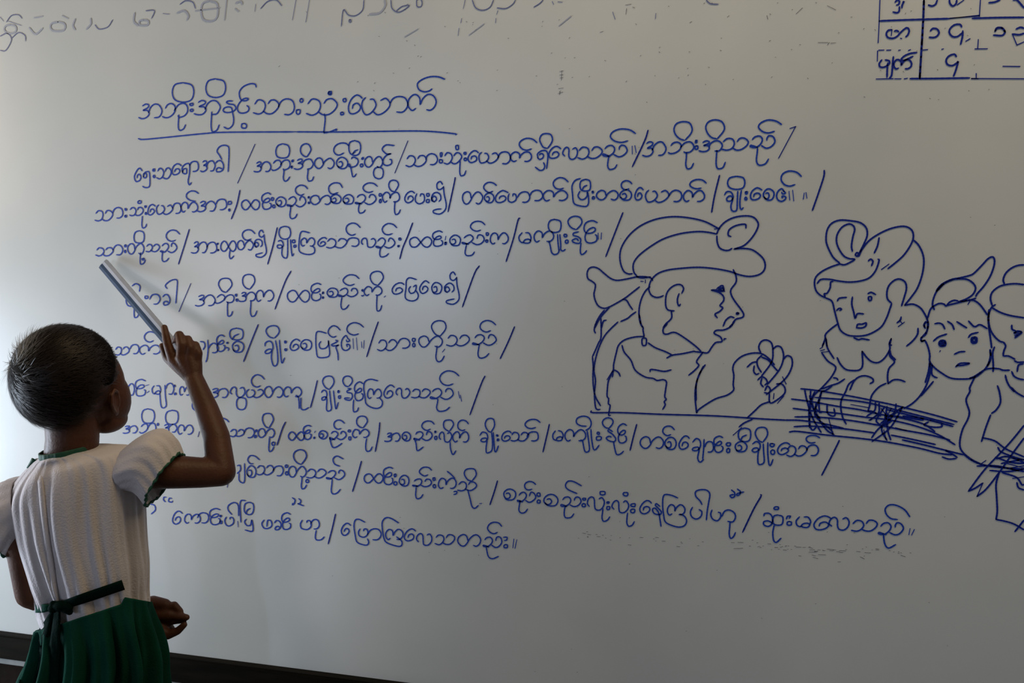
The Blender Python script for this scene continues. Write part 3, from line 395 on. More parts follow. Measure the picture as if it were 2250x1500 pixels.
D1 = Crop(1275, 460, 5); D2 = Crop(1275, 680, 4.5); D3 = Crop(1770, 460, 5); D4 = Crop(2010, 540, 5); D5 = Crop(2130, 560, 5)
D6 = Crop(1725, 720, 4.2857); D7 = Crop(2010, 800, 3.946); TT = Crop(1900, 0, 6.4286)
DRAW = [
('drawn_old_man', 'drawing of an old man in a knotted headcloth seen from the side', [('drawn_headcloth', D1, '''S 570 705 530 708 480 680 445 600 435 500 460 400 540 280 660 180 820 110 1000 80 1180 90 1360 130 1500 200 1530 215
S 625 735 590 690 580 620 600 560 660 490 780 400 920 320 1100 265 1280 243 1400 250 1500 270
S 1500 265 1530 200 1600 130 1700 85 1820 70 1900 85 1945 130 1955 180 1920 260 1860 340 1790 400 1690 435
S 1500 290 1505 360 1530 420 1580 447 1630 448 1665 428;S 1475 215 1530 208
S 1690 435 1780 428 1880 440 1960 490 2015 550 2032 620 2010 680 1950 720 1850 735 1740 715 1640 680 1480 650 1300 635 1120 645 960 665 850 705 780 775 755 850 755 890 780 940 830 965 880 960 912 945
S 1655 298 1625 280 1635 225 1690 185 1760 165 1815 165 1820 205
S 795 780 770 750 700 738 620 740 500 765 400 778 330 755 260 700 200 650 140 632 95 650 75 700 85 760 130 790 165 825 160 880 150 930 165 1000 200 1060 260 1085 330 1065 480 980 560 920 650 850
S 470 985 510 1000 540 1050 575 1100;S 620 740 680 752 770 740'''),
('drawn_head', D1, '''S 320 1075 250 1150 200 1220 160 1300;S 265 1105 220 1160 180 1230 160 1290;S 285 1215 255 1225 240 1270 235 1300
S 445 1230 520 1195 560 1160 610 1125;S 765 850 720 890 680 960 655 1040 645 1120 650 1200 665 1260 690 1300
S 1115 920 1135 870 1110 830 1060 825 1000 855 955 910 938 980 940 1060 960 1100 1000 1112 1032 1113;S 1085 925 1068 980 1070 1030 1085 1060 1100 1040
S 1000 1115 1005 1180 985 1215 940 1255 910 1300;S 1440 885 1500 885 1540 900 1575 890 1560 860 1520 870 1540 885;S 1500 870 1560 835 1580 885;S 1520 880 1580 892;S 1530 870 1570 900;S 1520 895 1585 900;S 1520 875 1580 870
S 1440 885 1520 910 1570 950 1575 1000 1535 1055 1565 1080 1530 1120 1480 1150 1505 1190
S 1680 660 1710 730 1710 800 1655 880 1660 940 1700 1010 1760 1090 1795 1150 1780 1185 1710 1205 1680 1250 1640 1290
S 1570 1280 1600 1215 1650 1178 1690 1190;O 1718 1132 1738 1152;S 1720 1142 1738 1142;S 665 788 690 790;S 715 775 715 805'''),
('drawn_robe', D2, '''S 150 140 138 200 150 232;S 205 90 205 270 180 330 150 400 120 465;S 120 465 128 560 125 650 130 760 150 860 200 950
S 372 122 300 190 240 260 190 360 150 490 135 600 150 700 140 830 150 960 170 988 195 985;S 583 50 600 140 622 180 620 200 632 265
S 632 265 540 270 440 298 380 350 355 430 330 540 325 600 280 700 268 780 265 855 280 880 278 930 295 950 280 1040 298 1045;S 325 595 265 692;S 318 665 330 600 375 620 395 658
O 608 280 655 357;S 670 328 740 375 840 415 910 450;S 855 478 910 450 1010 435 1130 410
S 412 352 435 420 500 500 545 600 640 665 720 680 760 700 820 692 852 715 845 780 835 860 850 885 830 910 840 940 815 985
S 860 140 820 190 825 235 860 242 910 225 960 235 1060 300 1150 370 1195 415
S 1130 415 1200 422 1260 425 1300 370 1340 325 1400 315 1385 270 1325 235 1345 205 1420 200 1490 165 1520 110
S 690 615 695 592 740 595 830 610 898 595;S 1210 425 1150 510 1172 550 1130 600 1072 648;S 1235 545 1180 630 1145 740 1135 860 1150 1020;S 1215 560 1150 720 1145 900
S 1420 300 1425 288 1440 288'''),
('drawn_hand', D2, '''S 1150 1020 1180 980 1330 885 1450 845 1515 795 1512 740 1518 650 1508 580 1530 520 1600 460 1700 430 1790 435 1860 480 1920 545
S 1785 430 1765 370 1790 315 1840 300 1890 330 1905 410 1890 520 1790 660;S 1905 390 1945 360 1990 380 2010 470 1970 590 1850 740
S 2010 490 2045 455 2090 480 2090 570 2020 690 1840 840;S 1795 470 1860 500 1900 550 1950 605;S 1795 450 1750 500 1755 560 1790 620
S 1650 568 1700 525 1750 515;S 1720 555 1715 610 1740 640 1765 630;S 1755 695 1790 665 1830 680 1850 720 1825 745;S 1795 680 1785 730 1810 765
S 1825 800 1850 755 1880 790 1860 825 1820 820;S 2035 735 2000 665;S 1940 735 1990 735 2025 780 2010 840 1900 920 1870 905 1870 830
S 2010 855 1950 925;S 1915 830 1910 880;S 1870 910 1790 940 1725 1000 1650 1070;S 1700 1085 1620 1120 1570 1160;S 1595 1165 1512 1240'''),
('drawn_base_line', D2, 'S 110 1000 125 1018 400 1018 820 1035 1330 1050 1800 1080 2030 1092')]),
('drawn_young_man', 'drawing of a young man with a tall tied headcloth', [('drawn_headcloth', D3, '''S 545 500 560 475 580 480 570 515 545 500
S 375 590 300 520 240 400 225 320 240 220 290 150 380 117 500 125 600 145 665 200 678 280 645 370 590 480
S 515 460 505 400 520 300 540 220 520 175 470 160 400 195 350 270 340 350 365 430 420 510 480 540 540 548 470 590 420 608 375 598
S 375 598 280 630 180 680 115 740 98 810 115 890 160 940 220 970
S 585 515 620 440 700 340 820 260 950 205 1080 185 1160 220 1185 290 1160 380 1080 500 980 590 905 650;S 835 658 915 600;S 808 310 790 400 755 478
S 690 565 715 545 740 570 725 618;S 795 545 808 560 770 670 700 750 600 785 480 797 360 785 270 768 170 768 128 812
S 1185 335 1240 390 1285 480 1300 580 1280 720 1230 860 1170 950 1090 1050'''),
('drawn_face', D3, '''S 220 970 290 1010 320 1120 355 1250 380 1320 430 1365 500 1388 620 1388 720 1360 830 1290 890 1190 930 1080 945 1035
S 300 790 275 800 270 860 235 920 205 925 215 960;S 350 1005 370 975 450 965;S 340 1110 370 1085 395 1095 375 1110
S 515 960 508 1040 530 1130 545 1195 570 1145 637 1147;S 685 925 720 910 770 935;O 690 955 725 1000;S 560 1295 575 1260 620 1260 665 1245 660 1280 620 1300 560 1300
S 530 1408 580 1430 620 1420 700 1433;S 945 1030 900 980 895 900 920 830 980 775 1040 765 1095 800 1108 870 1085 960 1055 1058
S 1090 1052 1180 1040 1260 1080 1310 1150 1340 1220 1340 1300 1320 1370 1270 1410 1275 1445 1310 1435;S 1330 1235 1305 1260 1310 1295
S 1050 1180 1040 1215 1005 1245;S 1085 1238 1020 1285;S 1035 1220 1060 1250;S 1235 1305 1230 1370 1180 1440 1110 1500
S 355 1255 280 1310 220 1370 215 1420 185 1500;S 222 1410 238 1500;S 940 1420 920 1480 945 1490'''),
('drawn_body', D6, '''S 380 110 350 180;S 385 100 400 190 460 290;S 330 195 350 185;S 335 215 370 205;S 345 230 410 222
S 345 235 400 310 465 355 475 390 430 470 350 560 270 640 240 740 230 860 240 940 265 962 295 930
S 490 280 520 340 570 390 640 402 700 395 730 350 725 220;S 725 220 770 280 820 320 880 325 940 280 985 205 985 160 1000 100
S 985 205 1000 260 1040 300;S 980 220 990 270 1030 320 980 380 965 450 970 525;S 970 525 1020 490 1080 490 1130 508
S 950 522 880 560 820 630 800 700 795 740 780 780;S 455 470 485 475 498 492;S 345 575 440 540 500 520 560 482;S 440 550 380 590 350 595
S 655 488 600 530 570 600 530 680 525 760 545 850 575 905;S 610 585 650 500 700 460 760 452 820 475 830 505 800 525
S 1365 320 1365 420 1330 540 1270 640 1200 710 1120 760;S 1395 505 1350 560 1280 640''')]),
('drawn_stick_bundle', 'drawing of a bundle of sticks tied with cord', [('drawn_sticks', D6, '''S 148 573 300 590 600 640 900 700 1100 745 1400 820 1620 885
S 60 670 250 695 500 740 700 770 900 815 1100 850 1300 905 1410 975;S 75 758 250 780 500 805 750 840 1000 870 1250 930 1450 1010 1600 1100
S 92 838 300 840 600 870 900 920 1100 960 1350 1005 1550 1055;S 0 868 150 872 350 900 550 945;S 85 930 250 925 550 950 850 990
S 40 980 120 975 400 1010 700 1040 960 1075 1250 1130 1450 1180 1570 1195;S 280 655 600 680 800 710 1000 760 1200 810 1590 910
S 960 770 1200 830 1400 880 1580 928;S 620 722 780 750;S 1040 940 1150 970;S 1000 1010 1200 1050 1415 1098;S 1105 1055 1300 1100 1500 1150 1680 1195
S 1110 830 1300 855 1480 900;S 970 820 1100 840 1300 870;S 1510 1155 1570 1185 1620 1220;S 1480 1215 1540 1235 1610 1230;S 1350 885 1310 915 1400 935 1475 930 1470 905'''),
('drawn_cord', D6, '''S 185 585 210 700 260 850 340 985;S 240 590 245 700 300 830 390 960 460 1005;S 340 605 310 700 280 780 300 850 430 960 450 1000
S 280 600 235 700 225 800 230 940;S 345 600 320 700 325 800;S 395 720 400 800 440 830 470 820 460 760;S 410 850 440 960;S 295 700 290 760 340 800
S 1105 745 1060 830 980 950 820 1070;S 1080 760 950 890 870 960 815 1035;S 1045 715 1030 800 960 900;S 960 740 940 850 910 960 960 1060
S 850 700 850 760 830 790 770 830;S 885 710 880 800 800 870;S 940 740 880 830 860 880 920 920 1000 880;S 1110 745 1000 820 900 900;S 960 900 970 980 995 1055
S 780 780 830 790 900 830;S 790 870 880 820;S 905 760 990 870;S 930 960 950 1050;S 230 640 280 780 330 860;S 960 800 940 900 900 940;S 1000 760 930 880''')]),
('drawn_boy', 'drawing of a boy with a topknot facing the viewer', [('drawn_topknot', D4, '''S 240 500 245 480 300 420 400 370 500 350 600 325 650 300 740 210 800 145 850 120 875 150 870 220 830 330 760 440 690 520 670 555
S 215 700 195 650 205 580 240 500 300 430 370 385 450 365 560 365 630 400 668 460 640 530 570 580 480 615
S 140 795 170 700 210 660 270 632 320 640 345 660 380 620 430 598 475 605;S 350 655 450 630 580 600 650 600 720 650 800 760;S 480 615 600 595 670 575;S 610 600 585 640;S 250 490 330 410 440 362'''),
('drawn_face', D4, '''S 130 790 148 860 130 940 75 1010 75 1050 110 1040 145 1110 165 1200 165 1270 220 1340 300 1400 390 1450 500 1462 640 1450 740 1385 800 1310 830 1220 830 1140
S 120 830 100 870 115 905;S 220 855 265 848 305 865 330 912;S 360 828 410 865 432 918;S 462 832 520 870 570 900;S 590 825 655 887 715 865 795 908
S 205 1045 260 1000 350 968;O 268 1035 340 1105;O 280 1048 328 1092;O 293 1060 315 1080;S 280 1150 275 1160;S 590 1005 620 970 695 950;O 620 1000 685 1070;O 635 1018 668 1052
S 435 1190 490 1165 550 1160;S 450 1328 500 1290 600 1290 530 1310 460 1315;S 165 1270 150 1380 115 1500;S 190 1310 185 1400 210 1435 245 1448''')]),
('drawn_profile_figure', 'drawing of a boy in a round cap at the right edge', [('drawn_head', D5, '''S 385 320 372 270 400 200 460 145 530 115 600 108;S 250 555 232 480 250 410 320 350 400 325 500 315 600 325;S 250 580 340 630 450 665 600 690
S 285 545 240 580 212 660 215 760 240 840 290 910 340 950 375 960 398 1000 380 1050 375 1105 430 1110 500 1145;S 205 680 215 800 232 920 245 1020;S 225 1040 235 1110 220 1180 170 1260
S 275 1010 255 1080 262 1200 260 1280;S 495 1160 530 1178 600 1175;S 590 1195 540 1210 525 1280;S 465 770 470 815 510 835;S 490 860 530 835 575 850 540 880 500 910;S 500 860 560 860;S 490 850 570 845;S 500 875 545 870;S 500 890 530 880
S 0 1355 60 1330 170 1260 250 1245 330 1250;S 330 1250 370 1265 440 1265;S 465 1280 490 1330 540 1358 600 1370;S 395 1320 410 1380 440 1440 490 1500;S 215 600 208 720 222 830'''),
('drawn_arm', D6, '''S 1790 455 1740 560 1740 600 1705 680 1735 790 1720 860 1670 960 1645 1080 1665 1160 1750 1235 1850 1286
S 2000 545 2020 610 2028 700 1990 770 1945 805;S 1935 820 1890 940 1850 1070;S 1865 1035 1975 1065 2080 1140 2250 1215;S 2130 560 2180 610 2250 650'''),
('drawn_sticks', D7, '''S 430 785 490 830 570 865 700 890 947 910;S 540 882 700 880 850 910 947 930;S 947 530 850 650 750 760 600 920 465 1100
S 465 1100 520 1075 590 1030;S 590 1030 540 1145;S 540 1145 620 1080 730 940 850 770 947 640;S 730 940 705 1040 710 1150 715 1270 705 1345;S 705 1345 780 1360 860 1385 947 1435;S 947 1350 900 1410 868 1450
S 720 720 750 760 850 800 947 830;S 700 805 830 850 947 860;S 750 860 850 840 947 825;S 700 885 900 925;S 650 920 800 930 947 910;S 850 990 947 975
S 760 940 880 980 930 1045 947 1040;S 885 1025 900 1070 947 1090;S 710 820 800 800 947 850;S 780 800 947 830;S 570 865 615 835;S 800 860 947 900;S 820 900 947 880''')]),
('ruled_table', 'ruled attendance grid with written figures in the upper right corner', [('rule_lines', TT, '''S 215 0 205 300;S 205 300 190 600;S 182 720 178 860;S 835 0 825 270 800 700 775 1110;S 838 0 828 270 803 700 778 1110;S 205 295 600 280 1200 262;S 1200 262 1615 215;S 1200 258 1615 225;S 1520 258 1900 248 2250 245
S 1635 0 1620 230;S 1605 560 1595 690;S 1575 1040 1575 1100;S 165 1115 400 1110;S 425 1112 510 1112;S 560 1112 600 1105;S 640 1110 1000 1108 1480 1100;S 1510 1108 2250 1112
S 1510 1112 1600 1112;S 200 708 270 706;S 312 708 365 706;S 480 710 500 706;S 620 712 645 700;S 815 705 885 700;S 1090 695 1110 690;S 1560 690 1730 688'''),
('written_figures', TT, '''S 380 420 330 430 305 480 330 530 400 540 460 510 500 465 560 410 600 392 628 430 610 490 580 520;S 385 420 375 500;S 420 440 450 430 480 450;S 505 540 520 545
|S 928 438 960 402 1020 410 1050 460 1020 510 970 530 912 525|S 1370 380 1345 345 1270 350 1210 400 1195 460 1240 515 1310 515 1375 465;S 1385 435 1380 520 1355 625;S 1430 580 1485 548|S 1840 445 1870 400 1940 400 1980 450 1940 500 1820 495;S 1842 435 1870 392 1940 395 1985 450|S 2140 410 2200 385 2250 400;S 2250 470 2180 490 2085 480;S 2085 480 2150 635;S 2150 635 2250 590|S 240 845 205 900 220 945 280 945 345 900 345 860 290 845;S 325 890 318 990 315 1090;S 405 800 395 900 380 1060 350 1100;n 410 840 660 975;S 735 742 640 755 560 790 515 840 560 850 680 795|S 1295 800 1265 765 1190 790 1150 850 1170 910 1240 925 1310 880 1320 865 1290 980 1255 1075|S 1955 935 2190 938|S 900 70 950 85 1000 60 1025 0|S 1195 0 1205 50 1245 85 1290 50 1300 0;S 1310 65 1400 0|S 1755 38 1830 30 1910 0;S 2100 0 2150 0 2250 110|S 430 30 460 0 490 20 480 60 450 70;S 540 30 555 20 530 70 525 110;S 490 95 485 160 450 180 400 168''')]),
]
for nm, lab, subs in DRAW:
    root = None
    for sn, crop, text in subs:
        if root is None:
            root = onb(ink(nm, crop.parse(text), board, M['ink2'], .0028, label=lab))
        else:
            for seg in text.split('|'): ink(sn.rstrip('s') if '|' in text else sn, crop.parse(seg), root, M['ink2'], .0028)
# half-erased writing along the top edge and specks of dried ink
H1 = Crop(0, 0, 3.214); H2 = Crop(700, 0, 3.214); H3 = Crop(1200, 0, 3.214); H5 = Crop(1100, 1150, 2.368)
gh = H1.parse('''O 30 175 115 235;S 205 195 250 240 300 200;S 240 125 300 115;O 355 155 460 220;S 440 110 480 130
S 530 135 515 180 530 210;S 640 130 640 170 610 205;S 950 90 945 150 975 180;O 980 140 1050 180;S 1250 90 1300 75 1330 110 1320 140;O 1420 5 1540 150
S 1380 75 1550 55;S 1600 0 1585 140;S 1665 20 1700 10 1710 30;S 1660 60 1685 80''') + H2.parse('''S 360 100 430 90 470 40 465 0;S 1065 245 1165 170;S 610 258 700 205;S 1700 180 1780 115''')
onb(ink('erased_writing', gh, board, M['fade'], .0034, kind='stuff', label='faint half-erased writing along the top edge'))
gh2 = H1.parse('''S 45 155 80 110 130 105 155 130;S 60 150 150 180;S 0 255 50 235 80 280 40 355 0 355;S 80 270 130 230 175 250 180 290;S 0 120 25 150
S 670 175 700 205 760 190 795 140;S 1030 75 1090 75 1070 130;S 1150 95 1195 100;S 1270 30 1310 5 1360 15 1380 60;S 1805 30 1800 80;S 1840 60 1890 10 1950 0 1990 40
S 2090 0 2065 140;S 2185 0 2160 155''') + H2.parse('''S 160 185 175 70 210 105 260 110 310 70 320 0;O 215 138 230 155;S 510 0 520 60 570 85 640 40 590 45 550 75;O 690 -10 730 50
S 1035 0 1022 60;S 1010 130 1005 160;S 992 200 985 250;S 1085 0 1110 55 1160 72 1210 50 1235 0;S 1260 55 1320 60 1370 30 1390 0;S 1265 75 1258 100;S 1252 130 1250 160
S 1520 50 1560 25 1585 0;S 1650 10 1660 30;S 1690 12 1720 15''') + H3.parse('S 1130 0 1160 25 1215 30;S 775 95 772 130;S 470 85 488 135')
onb(ink('faded_writing', gh2, board, M['fade2'], .0018, kind='stuff', label='older faded ink letters along the top edge'))
bk = AA.parse('''S 745 657 800 660;S 820 662 850 660;S 880 660 930 672;S 895 690 950 688;S 980 690 1010 688;S 1040 697 1065 698;S 885 715 975 712;S 920 745 960 755;S 990 740 1070 745
S 930 770 985 785;S 1085 680 1180 688;S 1220 697 1290 700;S 1410 705 1450 710;S 1500 718 1555 722;S 1450 765 1495 788;S 1900 750 1945 765;S 775 752 800 758;S 60 675 160 670
S 105 605 165 608;S 1205 820 1235 820;S 440 495 450 498;S 1380 500 1392 504''') + H3.parse('''S 1920 300 1990 300;S 1985 318 2000 300;S 2010 305 2045 303;S 1985 40 2045 70;S 1280 120 1292 110;S 1015 160 1028 152;S 1235 268 1240 270
S 380 228 402 222;S 568 60 564 100;S 560 35 600 30;S 610 50 625 55;S 1560 110 1565 135;S 1765 98 1810 55;S 1575 290 1585 285;S 95 505 120 500;S 95 530 120 528;S 98 550 118 548;S 110 500 108 565;S 88 625 120 622;S 85 660 118 650;S 100 640 95 668''')
r2 = random.Random(3)
for _ in range(70):
    x, y = r2.uniform(1265, 2000), 0
    y = 1176+(x-1265)*.055+r2.gauss(0, 6); l = r2.choice([1.5, 2, 3, 7]); bk.append(('S', [(x, y), (x+l, y+l*.08)]))
for _ in range(90):
    x, y = r2.uniform(600, 2240), r2.uniform(5, 230); bk.append(('S', [(x, y), (x+r2.uniform(1, 2.5), y+r2.uniform(-2, 2))]))
for _ in range(60):
    x, y = r2.uniform(600, 2240), r2.uniform(250, 1480); bk.append(('S', [(x, y), (x+r2.uniform(.8, 2.), y+r2.uniform(-1, 1))]))
onb(ink('ink_specks', bk, board, M['black'], .0011, kind='stuff'))
# ---------------------------------------------------------------- the child
HF = Vector((FW.x, FW.y, 0)).normalized()            # horizontal direction away from the viewer
def proj(p):
    d = p-CAM; z = d.dot(FW); return 1125+FPX*d.dot(RT)/z, 750-FPX*d.dot(UP)/z, z
def cap(bm, p0, r0, p1, r1, seg=28):
    p0, p1 = Vector(p0), Vector(p1); ax = p1-p0; L = ax.length
    if L < 1e-6: ax = Vector((0, 0, 1))
    q = ax.normalized().to_track_quat('Z', 'Y'); rings = []
    prof = [(-r0*math.cos(a), r0*math.sin(a)) for a in (.35, .75, 1.15, 1.5708)] + [(L+r1*math.cos(a), r1*math.sin(a)) for a in (1.5708, 1.15, .75, .35)]
    for z, r in prof:
        rings.append([bm.verts.new(p0+q@Vector((r*math.cos(k*6.28318/seg), r*math.sin(k*6.28318/seg), z))) for k in range(seg)])
    for a, b in zip(rings, rings[1:]):
        for k in range(seg): bm.faces.new((a[k], a[(k+1) % seg], b[(k+1) % seg], b[k]))
    v0 = bm.verts.new(p0+q@Vector((0, 0, -r0))); v1 = bm.verts.new(p0+q@Vector((0, 0, L+r1)))
    for k in range(seg):
        bm.faces.new((v0, rings[0][(k+1) % seg], rings[0][k])); bm.faces.new((v1, rings[-1][k], rings[-1][(k+1) % seg]))
def chain(bm, pts):
    for a, b in zip(pts, pts[1:]): cap(bm, a[0], a[1], b[0], b[1])
def ell(bm, c, r, rot=None, seg=24):
    res = bmesh.ops.create_uvsphere(bm, u_segments=seg, v_segments=seg//2, radius=1.0)
    for v in res['verts']:
        p = Vector((v.co.x*r[0], v.co.y*r[1], v.co.z*r[2]))
        v.co = (rot@p if rot else p)+Vector(c)

PX, PY = 205, 1352
waist = at(PX, PY, 1.37)
person = empty('person', (waist.x, waist.y, 0), label='black-haired child in white blouse and green skirt, arm raised at the whiteboard', category='person')
PI_ = Matrix.Translation(-person.location)
def onp(o):
    o.matrix_parent_inverse = PI_; return o

# head frame: facing away and to the right
al = math.radians(9)
hY = (HF*math.cos(al)+RT*math.sin(al)).normalized(); hX = (RT*math.cos(al)-HF*math.sin(al)).normalized(); hZ = Vector((0, 0, 1))
RM = Matrix((hX, hY, hZ)).transposed() @ Matrix.Rotation(math.radians(7), 3, 'X')
HC = at(156, 846, 1.34)
def hp(x, y, z): return HC+RM@Vector((x, y, z))
CR = Vector((0, -.012, .016)); CE = Vector((.067, .074, .080))
bm = bmesh.new()
ell(bm, hp(*CR), CE, RM)
ell(bm, hp(0, .030, -.035), (.054, .048, .062), RM)
for s in (-1, 1):
    ell(bm, hp(.034*s, .044, -.036), (.035, .036, .050), RM)
    ell(bm, hp(.030*s, .040, -.008), (.036, .032, .062), RM)
    ell(bm, hp(.030*s, .040, -.074), (.030, .034, .022), RM)
    ell(bm, hp(.030*s, .056, .008), (.026, .016, .014), RM)
    rim = [(.070, .018, -.040), (.071, .019, -.028), (.073, .015, -.014), (.075, .006, -.008), (.076, -.004, -.014), (.075, -.006, -.028), (.072, .001, -.042), (.069, .010, -.052), (.068, .016, -.048)]
    chain(bm, [(hp(a*s, b, c), .0030) for a, b, c in rim])
    ell(bm, hp(.067*s, .008, -.030), (.0045, .012, .020), RM)
    ell(bm, hp(.068*s, .012, -.049), (.004, .006, .007), RM)
ell(bm, hp(0, .064, -.092), (.020, .018, .014), RM)          # chin
ell(bm, hp(0, .072, -.064), (.024, .012, .006), RM)          # upper lip
ell(bm, hp(0, .071, -.073), (.020, .011, .006), RM)          # lower lip
cap(bm, hp(0, .074, -.008), .007, hp(0, .086, -.042), .009) # nose
for s in (-1, 1): ell(bm, hp(.011*s, .081, -.045), (.008, .008, .006), RM)
ell(bm, hp(0, .050, .036), (.046, .024, .032), RM)             # forehead
# neck and torso
neck0 = hp(0, -.010, -.050); nb = at(153, 1012, 1.345)
chain(bm, [(neck0, .040), (at(160, 965, 1.34), .0405), (nb, .040)])
rs = at(297, 1032, 1.352); ls = at(42, 1108, 1.34)
chain(bm, [(rs, .029), (at(225, 1040, 1.362), .034), (at(100, 1072, 1.352), .040), (ls, .030)])
chest = at(165, 1130, 1.37)
cap(bm, at(215, 1085, 1.37), .054, at(225, 1250, 1.395), .050); cap(bm, at(115, 1110, 1.37), .054, at(165, 1260, 1.395), .050)
cap(bm, at(228, 1320, 1.41), .046, at(222, 1400, 1.43), .046); cap(bm, at(180, 1325, 1.405), .046, at(180, 1405, 1.43), .046)
# right arm, raised
elb = at(486, 1037, 1.385); wr = at(427, 834, 1.445)
chain(bm, [(rs, .030), (at(370, 1036, 1.36), .0290), (at(440, 1038, 1.375), .0262), (elb, .0245), (at(476, 960, 1.405), .0225), (at(455, 900, 1.425), .0200), (wr, .0168)])
D0 = 1.447
mcp = {'i': at(381, 792, D0+.004), 'm': at(399, 786, D0), 'r': at(416, 786, D0), 'l': at(432, 796, D0+.004)}
for k, r in (('i', .0105), ('m', .0110), ('r', .0108), ('l', .0100)):
    cap(bm, wr, .0145, mcp[k], r)
cap(bm, at(395, 805, D0+.008), .012, at(425, 812, D0+.008), .012)
chain(bm, [(mcp['i'], .0098), (at(368, 755, D0+.004), .0078), (at(364, 735, D0+.007), .0070), (at(361, 719, D0+.012), .0060)])
chain(bm, [(mcp['m'], .0100), (at(399, 757, D0-.002), .0090), (at(394, 736, D0+.006), .0084), (at(387, 744, D0+.032), .0066), (at(379, 760, D0+.036), .006)])
chain(bm, [(mcp['r'], .0096), (at(418, 764, D0-.001), .0084), (at(413, 745, D0+.007), .0076), (at(405, 752, D0+.022), .0066), (at(402, 768, D0+.028), .006)])
chain(bm, [(mcp['l'], .0090), (at(436, 776, D0+.003), .0076), (at(430, 757, D0+.010), .0068), (at(421, 762, D0+.022), .0060), (at(416, 776, D0+.028), .0055)])
chain(bm, [(at(418, 826, D0+.008), .0130), (at(390, 806, D0+.020), .0100), (at(367, 786, D0+.030), .0080), (at(357, 760, D0+.034), .0066)])
# left arm, bent across the front
le = at(70, 1302, 1.37); lw = at(322, 1352, 1.475)
chain(bm, [(ls, .034), (at(55, 1210, 1.355), .0275), (le, .0255), (at(160, 1335, 1.43), .024), (at(250, 1348, 1.46), .0195), (lw, .0165)])
D2_ = 1.478
lm = {'i': at(366, 1338, D2_), 'm': at(372, 1350, D2_-.004), 'r': at(372, 1362, D2_+.004), 'l': at(368, 1374, D2_+.012)}
for k, r in (('i', .0110), ('m', .0110), ('r', .0105), ('l', .0095)): cap(bm, lw, .0145, lm[k], r)
cap(bm, at(335, 1325, D2_), .014, at(362, 1328, D2_), .011)
chain(bm, [(lm['i'], .0100), (at(382, 1330, D2_), .0080), (at(396, 1343, D2_), .0062)])
chain(bm, [(lm['m'], .0100), (at(392, 1354, D2_-.004), .0074), (at(410, 1356, D2_-.004), .0060)])
chain(bm, [(lm['r'], .0095), (at(388, 1362, D2_+.010), .0072), (at(404, 1362, D2_+.012), .0056)])
chain(bm, [(lm['l'], .0085), (at(376, 1380, D2_+.016), .0066), (at(384, 1392, D2_+.02), .0054)])
chain(bm, [(at(345, 1378, D2_-.006), .0130), (at(368, 1394, D2_-.006), .0090), (at(390, 1386, D2_-.004), .0072), (at(405, 1372, D2_-.004), .0058)])
# legs and bare feet
bY = (HF*math.cos(math.radians(-2))+RT*math.sin(math.radians(-2))).normalized(); bX = Vector((bY.y, -bY.x, 0))
W0 = Vector((waist.x, waist.y, 0))+HF*.04
for s in (-1, 1):
    hip = W0+bX*(.036*s)+Vector((0, 0, waist.z-.06)); kn = W0+bX*(.058*s)+bY*.008+Vector((0, 0, .32)); an = W0+bX*(.055*s)+Vector((0, 0, .055))
    chain(bm, [(hip, .046), (W0+bX*(.050*s)+Vector((0, 0, .46)), .044), (kn, .040), (kn+(an-kn)*.35, .038), (an, .023)])
    chain(bm, [(an, .023), (an+bY*.03-Vector((0, 0, .028)), .024), (an+bY*.10-Vector((0, 0, .038)), .016)])
    cap(bm, an, .023, an-bY*.018-Vector((0, 0, .033)), .021)
    for q in range(5):
        t0 = an+bY*(.10-.006*abs(q-1))+bX*((q-2)*.010*s)-Vector((0, 0, .044)); cap(bm, t0, .0085, t0+bY*(.028-.002*q), .0075-.0006*q)
me = bpy.data.meshes.new('body'); bm.to_mesh(me); bm.free()
body = onp(link('body', me, M['skin'], person, label='brown-skinned child figure, back to the viewer'))
rm = body.modifiers.new('union', 'REMESH'); rm.mode = 'VOXEL'; rm.voxel_size = .0021; rm.use_smooth_shade = True
sm = body.modifiers.new('smooth', 'SMOOTH'); sm.iterations = 5; sm.factor = .5
# eyes, brows
for s in (-1, 1):
    bm = bmesh.new(); ell(bm, hp(.027*s, .066, -.012), (.011, .011, .0075), RM, 16); me = bpy.data.meshes.new('eye'); bm.to_mesh(me); bm.free()
    e = onp(link('eye', me, M['eye'], person))
    bm = bmesh.new(); ell(bm, hp(.027*s, .0748, -.012), (.005, .003, .005), RM, 12); me = bpy.data.meshes.new('iris'); bm.to_mesh(me); bm.free()
    link('iris', me, M['iris'], e)
    bm = bmesh.new(); chain(bm, [(hp(.014*s, .0745, .012), .002), (hp(.028*s, .072, .015), .0024), (hp(.040*s, .064, .012), .0015)]); me = bpy.data.meshes.new('eyebrow'); bm.to_mesh(me); bm.free()
    onp(link('eyebrow', me, M['hair'], person))
